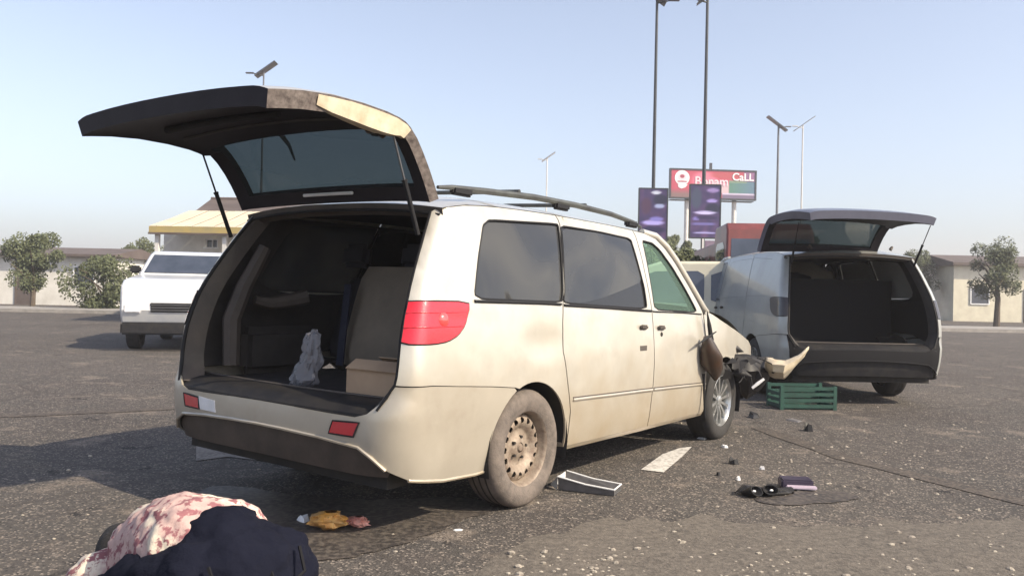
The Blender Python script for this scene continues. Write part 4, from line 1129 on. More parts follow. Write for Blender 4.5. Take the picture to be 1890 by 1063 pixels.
tree(1418, 424, 23.5, 80, 'dark tree rising behind the roof of the grey van', 4)
tree(1490, 420, 24, 110, 'low wide tree above the grey van roof', 5)
tree(1840, 430, 40, 110, 'bushy tree at the far right edge', 6)
tree(1700, 452, 52, 90, 'hazy tree right of centre beyond the liftgate', 7)
tree(1570, 446, 55, 90, 'hazy tree directly behind the liftgate', 8)
tree(250, 432, 48, 120, 'hazy tree left of the bungalow', 9)
tree(60, 420, 38, 130, 'large bushy tree at the far left edge', 10)
tree(1140, 470, 60, 100, 'distant pale tree over the minivan roof', 11)

def bush(px, top, Y, wpx, label, seed): return tree(px, top, Y, wpx, label, seed, 'bush', 'bush', 'bushes beyond the median', .08)
bush(1225, 438, 31, 110, 'wide dark bush directly under the left banner', 21)
bush(1290, 452, 30, 80, 'dark bush under the right banner beyond the estate car', 22)
bush(1350, 462, 29, 70, 'small bush right of the right banner post', 23)
bush(1400, 436, 25.5, 110, 'dark bush rising over the grey van roof, right of the red truck', 24)
bush(1160, 470, 33, 120, 'low bush just above the champagne minivan windscreen pillar', 25)
bush(190, 470, 36, 150, 'low bush left of the white off road car', 26)
bush(1205, 446, 20, 90, 'dark bush closest to the windscreen pillar of the champagne minivan', 31)
bush(1262, 440, 21, 100, 'tall dark bush between the two banner posts', 32)
bush(1325, 458, 20, 70, 'dark bush left of the red truck', 33)
# median kerb with the lamp posts
mb = MB(); mb.box((0,34.8,.06), (120,3.4,.14)); tag(mb.build('median', M['kerb'], None, False), kind='structure')

# ------------------------------------------------------------------ solar street lamps
def lamp(px, py, Y, d, label, dark=True, L=1.25, both=False, pm=None, rad=.11, lean=0.0):
    top = at(px, py, Y); H = top.z
    r_ = empty('street_lamp', (top.x, Y, 0), 0, label, 'street lamp', 'solar street lamps along the road')
    m = pm or M['darkmetal']
    MB().tube([Vector((0,0,-.02)), Vector((0,0,H*.5)), Vector((0,0,H))], [rad*1.25, rad, rad*.75], 12).build('pole', m, r_)
    MB().box((0,0,.02), (.45,.45,.05)).build('base_plate', m, r_, False)
    tl = R(36)*d
    Mt = Matrix.Rotation(-tl, 4, 'Y')
    mb = MB(); mb.box((0,0,0), (L,.62,.05), Mt); mb.build('solar_panel', M['panel'], r_, False).location = (d*.12, 0, H+.12)
    mb = MB(); mb.box((0,0,0), (L+.04,.66,.02), Mt); mb.build('panel_frame', m, r_, False).location = (d*.12+.018*math.sin(tl), 0, H+.12-.035)
    MB().tube([Vector((0,0,H-.25)), Vector((-d*.28,-.1,H-.22)), Vector((-d*.55,-.15,H-.16))], .035, 8).build('arm', m, r_)
    mb = MB(); mb.box((0,0,0), (.46,.18,.07), None, .02); mb.build('lamp_head', m, r_).location = (-d*.72,-.15,H-.15)
    return r_
lamp(1213, -4, 36, -1, 'tall lamp post with the left purple banner, darkest pole left of pair', L=1.2, rad=.075)
lamp(1306, -6, 33.8, 1, 'tall lamp post carrying the right purple banner in front of the billboard', L=1.2, rad=.075)
lamp(1437, 231, 66, -1, 'hazy lamp post whose panel slopes down to the right', L=1.9, rad=.10, pm=M['metal'])
lamp(1482, 231, 70, 1, 'palest lamp post whose panel slopes up to the right, rightmost of all', L=2.0, rad=.07, pm=M['pale'])
lamp(1010, 292, 84, 1, 'distant lamp post standing alone above the middle of the minivan roof', L=1.6, rad=.07, pm=M['pale'])  # pale pole colour paints in its fading into the haze
lamp(487, 132, 46, 1, 'lamp post at left whose tilted panel pokes above the raised tailgate', L=1.35, rad=.06, pm=M['metal'])

# ------------------------------------------------------------------ banners and billboard
def print_mesh(name, w_, h_, nx, ny, colfn, parent, y=0):
    vs = [((i/nx-.5)*w_, y, (j/ny-.5)*h_) for j in range(ny+1) for i in range(nx+1)]
    fs = [(j*(nx+1)+i, j*(nx+1)+i+1, (j+1)*(nx+1)+i+1, (j+1)*(nx+1)+i) for j in range(ny) for i in range(nx)]
    me = bpy.data.meshes.new(name); me.from_pydata(vs, [], fs)
    ca_ = me.color_attributes.new('Col', 'FLOAT_COLOR', 'POINT')
    for j in range(ny+1):
        for i in range(nx+1): ca_.data[j*(nx+1)+i].color = (*lin(colfn(i/nx, j/ny)), 1)
    me.materials.append(M['print']); return link(bpy.data.objects.new(name, me), parent)
M['print'] = vmat('printed_sheet', .5)
def mixc(a, b, t): t = max(0, min(1, t)); return tuple(x*(1-t)+y*t for x, y in zip(a, b))
def blobf(u, v, cu, cv, ru, rv, soft=.35):
    d = math.hypot((u-cu)/ru, (v-cv)/rv); return max(0, min(1, (1-d)/soft))
def banner_cols(kind):
    def f(u, v):
        c = (46,38,84)
        n = noise.noise(Vector((u*5, v*8, kind*3.0)))
        c = mixc(c, (92,62,104), .5+.6*n-.3*v)
        c = mixc(c, (24,26,60), blobf(u, v, .75, .80 if kind == 1 else .55, .3, .12))
        if kind == 1:
            c = mixc(c, (190,195,215), blobf(u, v, .60, .93, .22, .035)); c = mixc(c, (150,160,200), blobf(u, v, .72, .68, .22, .05))
            c = mixc(c, (70,45,75), blobf(u, v, .25, .68, .22, .18)); c = mixc(c, (168,160,225), blobf(u, v, .50, .37, .48, .055)); c = mixc(c, (120,115,190), blobf(u, v, .62, .44, .3, .05))
            c = mixc(c, (22,20,66), blobf(u, v, .5, .24, .5, .07)); c = mixc(c, (110,110,150), blobf(u, v, .55, .10, .4, .035))
        else:
            c = mixc(c, (58,66,92), blobf(u, v, .2, .75, .22, .25)); c = mixc(c, (140,120,175), blobf(u, v, .75, .90, .25, .05)); c = mixc(c, (150,135,200), blobf(u, v, .72, .70, .22, .04))
            c = mixc(c, (195,188,232), blobf(u, v, .50, .475, .45, .035)); c = mixc(c, (120,110,180), blobf(u, v, .20, .36, .14, .04)); c = mixc(c, (105,98,160), blobf(u, v, .45, .26, .5, .035))
            c = mixc(c, (165,160,215), blobf(u, v, .5, .095, .46, .022)); c = mixc(c, (34,24,70), blobf(u, v, .55, .38, .4, .04))
        return c
    return f
def banner(px0, px1, py0, py1, Y, kind, label):
    a = at(px0, py0, Y); c = at(px1, py1, Y); w_, h_ = c.x-a.x, a.z-c.z
    b = empty('banner_sign', ((a.x+c.x)/2, Y, (a.z+c.z)/2-h_/2), 0, label, 'banner', 'banners on the lamp posts')
    cz = h_/2
    o = print_mesh('printed_face', w_-.06, h_-.06, 22, 44, banner_cols(kind), b, -.062); o.location = (0,0,cz)
    o2 = print_mesh('printed_face', w_-.06, h_-.06, 22, 44, banner_cols(kind), b, .062); o2.location = (0,0,cz)
    MB().box((0,0,cz), (w_-.02,.12,h_-.02)).build('box_body', M['purple'], b, False)
    fr = MB()
    for s in (-1, 1): fr.box((s*(w_/2-.02),0,cz), (.05,.15,h_))
    for s in (-1, 1): fr.box((0,0,cz+s*(h_/2-.02)), (w_-.05,.148,.05))
    fr.build('frame', M['darkmetal'], b, False)
    for z in (.15*h_, .85*h_): MB().box((0,.16,z), (.30,.18,.06)).build('bracket', M['darkmetal'], b, False)
    return b
banner(1179, 1231, 347, 450, 35.7, 1, 'left purple and blue printed banner box on a lamp post')
banner(1273, 1329, 340, 441, 33.5, 2, 'right purple printed banner box with pale stripes, overlapping the billboard')
# smaller pale panel hanging under the right banner
a = at(1302, 443, 33.5); b_ = empty('small_sign', (a.x+.25, 33.45, at(1302,470,33.5).z), 0, 'small mauve notice hanging under the right banner', 'sign')
MB().box((0,0,.28), (.55,.05,.56)).build('sign_board', mat('mauve_board', (.16,.11,.17), .6, 0, (.22,.17,.22), 5), b_, False)
MB().box((-.36,0,.28), (.08,.05,.70)).build('hanger', M['pale'], b_, False)

def billboard():
    Y = 78.0; a = at(1236, 313, Y); c = at(1395, 369, Y); w_, h_ = c.x-a.x, a.z-c.z
    zc = (a.z+c.z)/2
    b = empty('billboard', ((a.x+c.x)/2, Y, 0), R(4), 'red billboard with white round logo on tall supports behind the banners', 'billboard')
    def cf(u, v):
        c_ = (176,62,86)
        c_ = mixc(c_, (205,110,135), blobf(u, v, .40, .62, .18, .38)); c_ = mixc(c_, (226,160,180), blobf(u, v, .52, .45, .22, .2))
        c_ = mixc(c_, (120,92,92), max(0, (.34-v)/.2)*(1 if u < .27 else 0)); c_ = mixc(c_, (170,70,80), blobf(u, v, .68, .82, .25, .15))
        if .685 < u < .99 and .20 < v < .62: c_ = mixc((74,118,104), (78,110,132), (u-.69)/.28); 
        if .685 < u < .90 and .56 < v < .66: c_ = (112,132,112)
        if u > .86 and v >= .62: c_ = mixc(c_, (120,96,138), .8)
        if u > .60 and .14 < v < .20: c_ = (186,176,200)
        if u > .60 and v <= .14: c_ = (104,92,118)
        if .57 < u < .68 and .2 < v < .5: c_ = (198,170,178)
        return c_
    o = print_mesh('printed_face', w_, h_, 90, 36, cf, b, -.16); o.location = (0,0,zc)
    MB().box((0,0,zc), (w_-.02,.3,h_-.02)).build('board', M['darkmetal'], b, False)
    fr = MB()
    for s in (-1, 1): fr.box((s*(w_/2),0,zc), (.14,.42,h_+.14))
    for s in (-1, 1): fr.box((0,0,zc+s*(h_/2)), (w_-.14,.42,.14))
    fr.build('frame', M['darkmetal'], b, False)
    U = lambda u: (u-.5)*w_; V = lambda v: zc+(v-.5)*h_
    wm = mat('pale_print', (.72,.55,.60), .5); dm = mat('crimson_print', (.30,.05,.09), .5); wh = mat('white_print', (.75,.70,.72), .5)
    def disc(u, v, r, m, y, sx=1, name='logo'):
        pts = [(U(u)+r*sx*math.cos(2*PI*k/28), y, V(v)+r*math.sin(2*PI*k/28)) for k in range(28)]
        MB().add(pts, [tuple(range(28))]).build(name, m, b, False)
    disc(.135,.70,.70,wh,-.176,1.0); disc(.135,.72,.34,wm,-.182,1.2); disc(.135,.75,.17,dm,-.188,1.3)
    MB().add([(U(.08),-.184,V(.55)),(U(.19),-.184,V(.55)),(U(.19),-.184,V(.59)),(U(.08),-.184,V(.59))], [(0,1,2,3)]).build('logo_bar', dm, b, False)
    MB().add([(U(.085),-.186,V(.46)),(U(.20),-.186,V(.47)),(U(.175),-.186,V(.37)),(U(.13),-.186,V(.32)),(U(.095),-.186,V(.36))], [(0,1,2,3,4)]).build('logo_swoosh', wh, b, False)
    def text(s, u, v, size, m):
        cu = bpy.data.curves.new('lettering', 'FONT'); cu.body = s; cu.size = size; cu.extrude = .01; cu.offset = .02
        o = bpy.data.objects.new('lettering', cu); o.rotation_euler = (PI/2, 0, 0); o.location = (U(u), -.19, V(v)); cu.materials.append(m); col.objects.link(o); dg = bpy.context.evaluated_depsgraph_get(); me = bpy.data.meshes.new_from_object(o.evaluated_get(dg)); mo = bpy.data.objects.new('lettering', me); mo.location = o.location; mo.rotation_euler = o.rotation_euler; bpy.data.objects.remove(o); link(mo, b)
    text('Bonam', .28, .46, 1.15, wm); text('CaLL', .72, .66, .98, wh)
    for s in (-.28,.28):
        MB().tube([Vector((s*w_,.6,-.1)), Vector((s*w_,.6,zc+h_*.3))], .22, 12).build('support', M['pale'], b)
    MB().box((-.02*w_,.2,zc+h_/2+.35), (.22,.22,.7)).build('floodlight_mast', M['darkmetal'], b, False)
    mb = MB(); mb.box((0,.5,zc-h_/2-.15), (w_*.98,.8,.06)); mb.build('catwalk', M['darkmetal'], b, False)
billboard()

# ------------------------------------------------------------------ debris on the road
def place(o, px, py, rz=0, z=0.003):
    g = G(px, py); o.location = (g.x, g.y, z); o.rotation_euler = (0, 0, rz)
# grey trough with pale end
tr = empty('broken_trough', label='long grey plastic tray with a cream end beside the rear wheel', cat='plastic part')
place(tr, 1088, 905, R(-22))
def tray():
    L, Wd, H = .36, .15, .085
    mb = MB(); mb.box((0,0,.006), (L,Wd,.008)); mb.build('tray_base', M['metal'], tr, False)
    for s in (-1, 1):
        mb = MB(); mb.add([(-L/2,s*Wd/2,0),(L/2,s*Wd/2,0),(L/2,s*(Wd/2+.01),H*.45),(0,s*(Wd/2+.012),H*.62),(-L/2,s*(Wd/2+.015),H)], [(0,1,2,3,4)])
        o = mb.build('tray_side', M['tray'], tr, False); sm = o.modifiers.new('s', 'SOLIDIFY'); sm.thickness = .006
    MB().tube([Vector((-L/2,-Wd/2-.015,H)), Vector((0,-Wd/2-.012,H*.62)), Vector((L/2,-Wd/2-.01,H*.45)), Vector((L/2,Wd/2+.01,H*.45)), Vector((0,Wd/2+.012,H*.62)), Vector((-L/2,Wd/2+.015,H))], .006, 6).build('tray_rim', M['white'], tr)
    mb = MB(); mb.add([(-L/2-.004,-Wd/2-.01,0),(-L/2-.075,-.01,.012),(-L/2-.004,Wd/2+.01,.0),(-L/2-.004,Wd/2,H),(-L/2-.004,-Wd/2,H)], [(0,1,4),(1,3,4),(1,2,3)]); o = mb.build('tray_end', M['white'], tr, False)
M['tray'] = mat('grey_moulded_plastic', (.16,.15,.15), .55, 0, (.11,.105,.105), 12)
tray()
# smashed twin lens lamp and purple box (lying flat)
hl = empty('smashed_headlamp', label='smashed black twin lens headlamp lying on the asphalt', cat='headlamp'); place(hl, 1400, 915, R(15))
for i, x in enumerate((-.055,.065)):
    lbw = MB().lathe([(0,.0),(.02,.004),(.036,.022),(.044,.045),(.048,.045),(.050,.02),(.038,-.02),(.03,-.06),(0,-.065)], 20).build('lamp_bowl', M['seam'], hl); lbw.location = (x,-.01,.045+.006*i); lbw.rotation_euler = (-.5,0,.35-.6*i)
    MB().lathe([(0,.020),(.008,.017),(.013,.010)], 14).build('lens', M['white'], hl).location = (x+.004,-.022,.058)
blob('lamp_housing', M['plastic'], hl, [(-.14,.04,.03,.012),(-.06,.05,.040,.040),(.06,.05,.035,.045),(.17,.04,.03,.032),(.25,.03,.02,.01)], amp=.05, seed=9)
blob('cracked_bracket', M['plastic'], hl, [(.10,-.03,.02,.008),(.16,-.03,.03,.022),(.22,-.01,.02,.01)], amp=.012, seed=11)
hl.scale = (1,1,.62)
pb = empty('plastic_box', label='dark purple plastic box with a pale bright edge on the asphalt', cat='plastic part'); place(pb, 1468, 900, R(-6))
mb = MB(); mb.box((0,0,.032), (.20,.13,.060), None, .010); mb.build('box_body', M['purple'], pb)
mb = MB(); mb.box((.02,-.075,.018), (.19,.035,.022), None, .006); mb.build('pale_strip', mat('pale_lilac_plastic', (.50,.42,.50), .4), pb)
# green crate remains under the grey van
gc = empty('green_crate', label='broken green plastic crate in front of the grey van bumper', cat='crate'); g = G(1478,752); gc.location = (g.x, g.y, 0); gc.rotation_euler = (0,0,R(5))
for k in range(4):
    MB().box((0,-.19,.04+.065*k), (.62-.02*(k%2),.016,.035)).build('slat', M['grncrate'], gc, False)
    MB().box((0,.19,.04+.065*k), (.62,.016,.035)).build('slat', M['grncrate'], gc, False)
    if k < 3:
        for s in (-1, 1): MB().box((s*.31,0,.04+.065*k), (.016,.36,.035)).build('slat', M['grncrate'], gc, False)
for sx in (-1, 1):
    for sy in (-1, 1): MB().box((sx*.30,sy*.18,.13), (.04,.04,.26)).build('corner_post', M['grncrate'], gc, False)
MB().box((0,0,.012), (.6,.36,.012)).build('crate_base', M['grncrate'], gc, False)
# little scattered pieces
def shard(px, py, s, m, label, cat, seed, h=.02):
    rnd = random.Random(seed); g = G(px, py); n = 6
    pts = [(s*rnd.uniform(.5,1.2)*math.cos(2*PI*k/n), s*.7*rnd.uniform(.5,1.2)*math.sin(2*PI*k/n)) for k in range(n)]
    mb = MB(); vs = [(x, y, 0) for x, y in pts]+[(x*.7, y*.7, h*rnd.uniform(.5,1.3)) for x, y in pts]
    mb.add(vs, [tuple(range(n))[::-1], tuple(range(n, 2*n))]+[(i, (i+1)%n, (i+1)%n+n, i+n) for i in range(n)])
    o = mb.build(cat.replace(' ', '_'), m, None, False); o.location = (g.x, g.y, .002); o.rotation_euler = (0,0,rnd.random()*3)
    return tag(o, label, cat)
shard(1352,856,.05,M['plastic'],'black plastic fragment midway between the lane dash and the headlamp','plastic fragment',1,.04)
shard(1326,877,.025,M['plastic'],'small dark fragment left of the smashed headlamp','plastic fragment',2,.02)
shard(1363,886,.03,M['white'],'pale fragment just above the smashed headlamp','plastic fragment',3)
shard(1405,866,.025,M['white'],'small white chip behind the smashed headlamp','plastic fragment',4)
shard(1297,810,.06,M['white'],'white shard at the far tip of the lane dash','plastic fragment',5,.015)
shard(1338,826,.035,M['white'],'small white shard below the front wheel','plastic fragment',6)
shard(1460,853,.02,M['stone'],'tiny pale chip beyond the purple box','plastic fragment',7)
shard(1392,770,.10,M['plastic'],'black bumper scrap on the road under the torn bumper','plastic fragment',8,.05)
shard(1466,776,.12,M['tray'],'flat grey strip of trim in front of the green crate','plastic fragment',9,.012)
shard(1492,795,.06,M['plastic'],'dark lump on the asphalt below the green crate','plastic fragment',10,.06)
shard(845,978,.035,M['white'],'thin white scrap of paper on the sunlit asphalt','paper scrap',12,.004)
shard(1040,1014,.012,M['white'],'tiny white chip on the gritty edge','stone chip',13,.008)
# crumpled yellow and pink wrappers
def wrapper(px, py, m, label, r, seed, white=None):
    rows = []; rnd = random.Random(seed); g = G(px, py)
    for i in range(12):
        t = i/11; rr = r*math.sin(PI*(.12+.76*t)); row = []
        for k in range(20):
            a = 2*PI*k/20; q = rr*(1+.55*noise.noise(Vector((math.cos(a)*3, math.sin(a)*3, t*5+seed)))+.3*noise.noise(Vector((math.cos(a)*8, math.sin(a)*8, t*11+seed))))
            row.append(Vector((q*math.cos(a)+.012*math.sin(7*t), q*math.sin(a), r*1.0*t)))
        rows.append(row)
    o = MB().grid(rows, True).build('crumpled_wrapper', m, None); o.location = (g.x, g.y, .0); return tag(o, label, 'wrapper')
M['ywrap'] = mat('yellow_wrapper', (.62,.29,.05), .35, 0, (.72,.50,.22), 16, (.4,.18,.05), 30, bump=.3, bscale=60)
M['pwrap'] = mat('pink_wrapper', (.42,.15,.12), .4, 0, (.60,.32,.26), 18, bump=.3, bscale=60)
wrapper(606, 975, M['ywrap'], 'crumpled yellow orange wrapper on the road behind the van', .088, 3)
wrapper(660, 972, M['pwrap'], 'crumpled pink ring of wrapper right of the yellow one', .055, 8)
shard(560,962,.05,M['white'],'white twist of paper left of the yellow wrapper','paper scrap',14,.03)

# ------------------------------------------------------------------ people
def skin_mesh(name, verts, edges, rad, m, parent, root=0, sub=2, disp=0, dscale=.1):
    me = bpy.data.meshes.new(name); me.from_pydata([tuple(v) for v in verts], edges, []); me.materials.append(m)
    o = link(bpy.data.objects.new(name, me), parent)
    sm = o.modifiers.new('skin', 'SKIN'); sm.use_smooth_shade = True
    for i, d in enumerate(me.skin_vertices[0].data):
        r = rad[i]; d.radius = r if isinstance(r, tuple) else (r, r); d.use_root = (i == root)
    ss_ = o.modifiers.new('sub', 'SUBSURF'); ss_.levels = sub; ss_.render_levels = sub
    if disp:
        tx = bpy.data.textures.new(name+'_folds', 'CLOUDS'); tx.noise_scale = dscale; tx.noise_depth = 3
        dm = o.modifiers.new('folds', 'DISPLACE'); dm.texture = tx; dm.strength = disp; dm.mid_level = .5; dm.texture_coords = 'LOCAL'
    return o
M['pinkcloth'] = mat('pink_patterned_cloth', (.47,.33,.30), .95, 0, (.63,.55,.45), 6, (.25,.11,.12), 30, bump=.35, bscale=60, lo=.52, hi=.58, spec=.1)
M['navytrous'] = mat('navy_trousers', (.005,.006,.013), .95, 0, (.009,.010,.019), 4, bump=.5, bscale=50, spec=.12)

def hand(name, parent, wrist, d, side, m, s=1.0, up=Vector((0,0,1)), curl=.5):
    """palm and five separate fingers; d = pointing direction"""
    d = d.normalized(); a = d.cross(up).normalized()*side; n = a.cross(d).normalized()*side
    V_, E_, R_ = [wrist], [], [.026*s]
    def add(p, r, pa): V_.append(p); R_.append(r); E_.append((pa, len(V_)-1)); return len(V_)-1
    pl = add(wrist+d*.045*s, (.036*s,.020*s), 0); pl2 = add(wrist+d*.085*s, (.036*s,.017*s), pl)
    o = skin_mesh(name, V_, E_, R_, m, parent, 0, 2)
    for k, (off_, ln) in enumerate(((-.030,.070),(-.010,.080),(.010,.075),(.028,.058))):
        b = wrist+d*.07*s+a*off_*s; c = b+d*.03*s; q = c+(d*math.cos(curl)-n*math.sin(curl))*ln*.5*s; e = q+(d*math.cos(curl*2)-n*math.sin(curl*2))*ln*.45*s
        skin_mesh('finger', [b, c, q, e], [(0,1),(1,2),(2,3)], [.009*s,.0095*s,.0085*s,.007*s], m, o, 0, 2)
    b = wrist+d*.025*s-a*.02*s; c = b+(d*.6-a*.8)*.035*s; q = c+(d*.85-a*.3-n*.3)*.03*s; e = q+(d*.9-n*.4)*.022*s
    skin_mesh('thumb', [b, c, q, e], [(0,1),(1,2),(2,3)], [.012*s,.0115*s,.010*s,.008*s], m, o, 0, 2)
    return o
def head_at(parent, c, face, up, m, s=1.0):
    """head with face features; c centre, face = facing direction"""
    f = face.normalized(); u = (up-f*up.dot(f)).normalized(); r = f.cross(u)
    me = MB(); rows = []
    for i in range(19):
        ph = PI*i/18; row = []
        for k in range(28):
            th = 2*PI*k/28
            x = math.sin(ph)*math.cos(th); y = math.sin(ph)*math.sin(th); z = math.cos(ph)
            fx = .098*x*(1.0 if x < 0 else .94); sy = .076*y; sz = .118*z
            if z < -.1: sy *= 1-.32*min(1, (-z-.1)/.8); fx *= 1-.12*(-z) if x > 0 else 1-.35*(-z)
            if x > 0:
                nose = math.exp(-((y/.16)**2))*math.exp(-(((z+.08)/.16)**2)); fx += .022*nose
                for e in (-.38,.38): fx -= .010*math.exp(-(((y-e)/.16)**2))*math.exp(-(((z-.10)/.12)**2))
                fx += .007*math.exp(-((y/.28)**2))*math.exp(-(((z+.42)/.07)**2)); fx += .008*math.exp(-((y/.3)**2))*math.exp(-(((z+.78)/.12)**2))
            row.append(c+(f*fx+r*sy+u*sz)*s)
        rows.append(row)
    h = me.grid(rows, True).build('head', m, parent)
    for e in (-1, 1):
        ear = MB(); ear.tube([c+(r*e*.074+u*.028-f*.005)*s, c+(r*e*.086+u*.012-f*.018)*s, c+(r*e*.080-u*.022-f*.008)*s], [.007*s,.016*s,.008*s], 8); ear.build('ear', m, h)
        MB().tube([c+(f*.083+r*e*.030+u*.012)*s, c+(f*.086+r*e*.030+u*.012)*s], [.010*s,.007*s], 10).build('eye', M['white'], h)
    hr = []
    for i in range(11):
        ph = PI*.56*i/10; row = []
        for k in range(28):
            th = 2*PI*k/28; x = math.sin(ph)*math.cos(th); y = math.sin(ph)*math.sin(th); z = math.cos(ph)
            if x > .15: z = max(z, .38+.25*x)
            jit = 1+.03*noise.noise(Vector((x*9, y*9, z*9)))
            row.append(c+(f*(.104*x-.004)+r*.083*y+u*.126*z)*s*jit)
        hr.append(row)
    MB().grid(hr, True).build('hair', M['hair'], h)
    return h
def cloth(name, chains, m, parent, vox=.013, fold=.012, fscale=.09, it=10):
    """garment: overlapping tapered tubes fused to one surface, smoothed and folded"""
    mb = MB()
    for ch in chains:
        pts = []; rs = []
        for (a, ra), (b, rb) in zip(ch[:-1], ch[1:]):
            for k in range(4): pts.append(Vector(a).lerp(Vector(b), k/4)); rs.append(ra+(rb-ra)*k/4)
        pts.append(Vector(ch[-1][0])); rs.append(ch[-1][1])
        d0 = (pts[0]-pts[1]).normalized(); d1 = (pts[-1]-pts[-2]).normalized()
        P_ = [pts[0]+d0*rs[0]*.55]+pts+[pts[-1]+d1*rs[-1]*.3]; R_ = [rs[0]*.62]+rs+[rs[-1]*.9]
        mb.tube(P_, R_, 20)
    o = mb.build(name, m, parent)
    r_ = o.modifiers.new('fuse', 'REMESH'); r_.mode = 'VOXEL'; r_.voxel_size = vox; r_.use_smooth_shade = True
    sm = o.modifiers.new('smooth', 'SMOOTH'); sm.iterations = it; sm.factor = .6
    for q, (st, sc2) in enumerate(((fold, fscale), (fold*.45, fscale*.35))):
        tx = bpy.data.textures.new(name+'_folds', 'CLOUDS'); tx.noise_scale = sc2; tx.noise_depth = 1
        dm = o.modifiers.new('folds', 'DISPLACE'); dm.texture = tx; dm.strength = st*2; dm.mid_level = .5; dm.texture_coords = 'LOCAL'
    return o
def bending_person():
    base = Vector((-.70, 2.16, 0))
    p = empty('person', base, 0, 'person in navy trousers and pink patterned shirt crouching and bending over in the foreground', 'person')
    fwd = Vector((-.72,.69,0)).normalized(); rt = Vector((fwd.y,-fwd.x,0))
    U_ = Vector((0,0,1)); hip = Vector((0,0,.47))
    waist = hip+fwd*.17+U_*.035; chest = hip+fwd*.38-U_*.015; neck = hip+fwd*.54-U_*.10
    hj = lambda s: hip+rt*s*.095-U_*.01
    kn = lambda s: hip+rt*s*.20+fwd*.30-U_*.07; an = lambda s: hip+rt*s*.15+fwd*.03-U_*.37
    toe = lambda s: an(s)+fwd*.17-U_*.06
    sh = lambda s: neck+rt*s*.17-fwd*.03; el = lambda s: sh(s)+fwd*.10+rt*s*.03-U_*.17; wr = lambda s: el(s)+fwd*.14-rt*s*.04-U_*.02
    hc = neck+fwd*.15-U_*.02
    V_ = [hip,hj(-1),hj(1),kn(-1),kn(1),an(-1),an(1),toe(-1),toe(1),waist,chest,neck,sh(-1),sh(1),el(-1),el(1),wr(-1),wr(1),hc]
    E_ = [(0,1),(0,2),(1,3),(2,4),(3,5),(4,6),(5,7),(6,8),(0,9),(9,10),(10,11),(11,12),(11,13),(12,14),(13,15),(14,16),(15,17),(11,18)]
    R_ = [.10,.085,.085,.055,.055,.036,.036,.03,.03,.10,.11,.055,.05,.05,.038,.038,.027,.027,.05]
    skin_mesh('body', V_, E_, R_, M['skin'], p)
    cloth('trousers', [[(hj(s)-fwd*.01,.135),(kn(s),.088),(an(s)+U_*.05,.066)] for s in (-1,1)]+[[(hip-rt*.06,.14),(hip+rt*.06,.14)],[(hip,.15),(waist-fwd*.06,.145)]], M['navytrous'], p, .011, .017, .08, 10)
    cloth('shirt', [[(waist-fwd*.05-rt*.03,.150),(waist+fwd*.08-rt*.02,.150),(chest-rt*.03,.145),(neck,.085)],[(waist-fwd*.05+rt*.03,.150),(chest+rt*.03,.145)],[(sh(-1),.082),(neck,.085),(sh(1),.082)]]+[[(sh(s),.078),(el(s),.062)] for s in (-1,1)], M['pinkcloth'], p, .010, .011, .07, 8)
    for s in (-1, 1):
        q0 = hip-fwd*.10+rt*s*.075+U_*.085
        MB().tube([q0-rt*.05, q0-rt*.045-fwd*.035-U_*.055, q0-fwd*.045-U_*.075, q0+rt*.045-fwd*.035-U_*.055, q0+rt*.05], .005, 5).build('pocket_seam', M['black'], p)
    for s in (-1, 1):
        sole = an(s)+fwd*.06
        mb = MB(); Mx = Matrix.Rotation(math.atan2(fwd.y, fwd.x), 4, 'Z')
        mb.box((sole.x,sole.y,.045), (.27,.095,.085), Mx, .03); mb.build('shoe', M['plastic'], p)
    hand('hand', p, wr(-1), fwd*.7-U_*.6, 1, M['skin'], up=U_); hand('hand', p, wr(1), fwd*.7-U_*.6, -1, M['skin'], up=U_)
    head_at(p, hc+fwd*.02, fwd*.55-U_*.8, fwd+U_*.4, M['skin'])
bending_person()

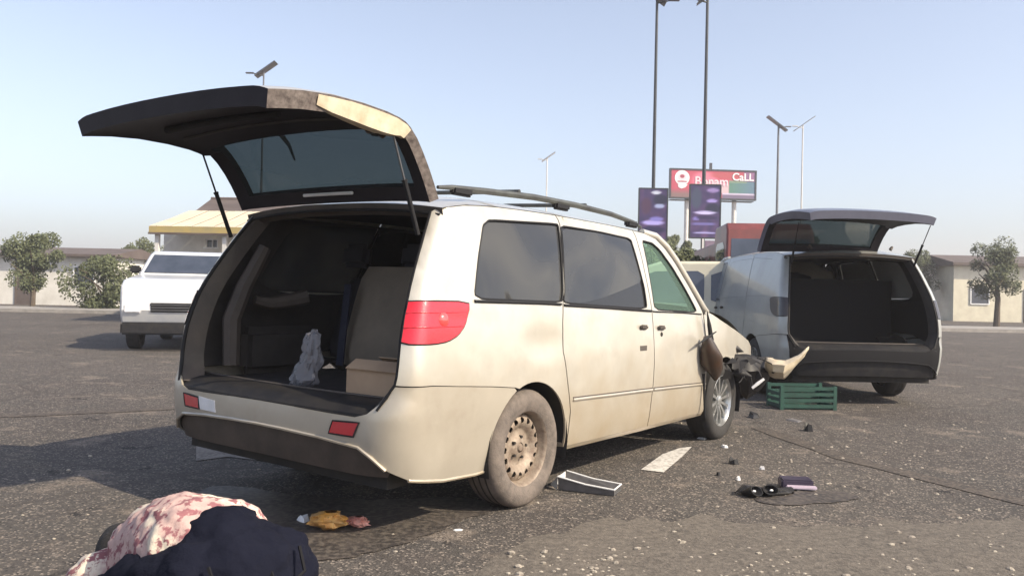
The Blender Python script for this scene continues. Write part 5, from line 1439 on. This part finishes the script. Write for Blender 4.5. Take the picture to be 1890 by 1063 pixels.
def standing_person(base, label, shirt, trous, face=-1):
    p = empty('person', base, 0, label, 'person'); f = Vector((0, face, 0)); r_ = Vector((1,0,0))
    H = [Vector((0,0,.93)), Vector((-.09,0,.90)), Vector((.09,0,.90)), Vector((-.10,.02*face,.49)), Vector((.11,.03*face,.49)), Vector((-.11,0,.08)), Vector((.12,0,.08)), Vector((-.12,.16*face,.04)), Vector((.13,.16*face,.04)),
         Vector((0,0,1.15)), Vector((0,0,1.35)), Vector((0,0,1.50)), Vector((-.18,0,1.43)), Vector((.18,0,1.43)), Vector((-.23,0,1.15)), Vector((.23,0,1.15)), Vector((-.22,.10*face,.90)), Vector((.22,.10*face,.90)), Vector((0,.01*face,1.60))]
    E_ = [(0,1),(0,2),(1,3),(2,4),(3,5),(4,6),(5,7),(6,8),(0,9),(9,10),(10,11),(10,12),(10,13),(12,14),(13,15),(14,16),(15,17),(11,18)]
    R_ = [.10,.085,.085,.055,.055,.038,.038,.03,.03,.10,.12,.05,.05,.05,.038,.038,.027,.027,.05]
    skin_mesh('body', H, E_, R_, M['skin'], p)
    skin_mesh('trousers', [H[0],H[1],H[2],H[3],H[4],H[5]+Vector((0,0,.05)),H[6]+Vector((0,0,.05))], [(0,1),(0,2),(1,3),(2,4),(3,5),(4,6)], [.125,.105,.105,.078,.078,.06,.06], trous, p, 0, 2, .015, .08)
    skin_mesh('shirt', [Vector((0,0,.96)),H[9],H[10],Vector((0,0,1.45)),H[12],H[13],H[12].lerp(H[14],.8),H[13].lerp(H[15],.8)], [(0,1),(1,2),(2,3),(2,4),(2,5),(4,6),(5,7)], [.14,.135,.15,.08,.075,.075,.06,.06], shirt, p, 0, 2, .02, .08)
    hand('hand', p, H[16], Vector((0,.1*face,-1)), 1, M['skin'], up=f); hand('hand', p, H[17], Vector((0,.1*face,-1)), -1, M['skin'], up=f)
    head_at(p, Vector((0,.02*face,1.69)), f, Vector((0,0,1)), M['skin'])
    return p
q = at(1334, 500, 17.0)
standing_person(Vector((q.x, 17.0, .0)), 'person in dark clothes standing beyond the front of the grey van', M['navy'], M['navytrous'])

# ------------------------------------------------------------------ haze
hz = bpy.data.materials.new('haze_air'); hz.use_nodes = True; t = hz.node_tree
for n in list(t.nodes):
    if n.type == 'BSDF_PRINCIPLED': t.nodes.remove(n)
pv = t.nodes.new('ShaderNodeVolumePrincipled'); pv.inputs['Density'].default_value = .0017; pv.inputs['Color'].default_value = (.98,.955,1.0,1); pv.inputs['Anisotropy'].default_value = .2
t.links.new(pv.outputs[0], t.nodes['Material Output'].inputs['Volume'])
mb = MB(); mb.box((0,780,11), (2000,1780,24.2)); ho = mb.build('haze', hz, None, False); tag(ho, None, None, None, 'stuff')
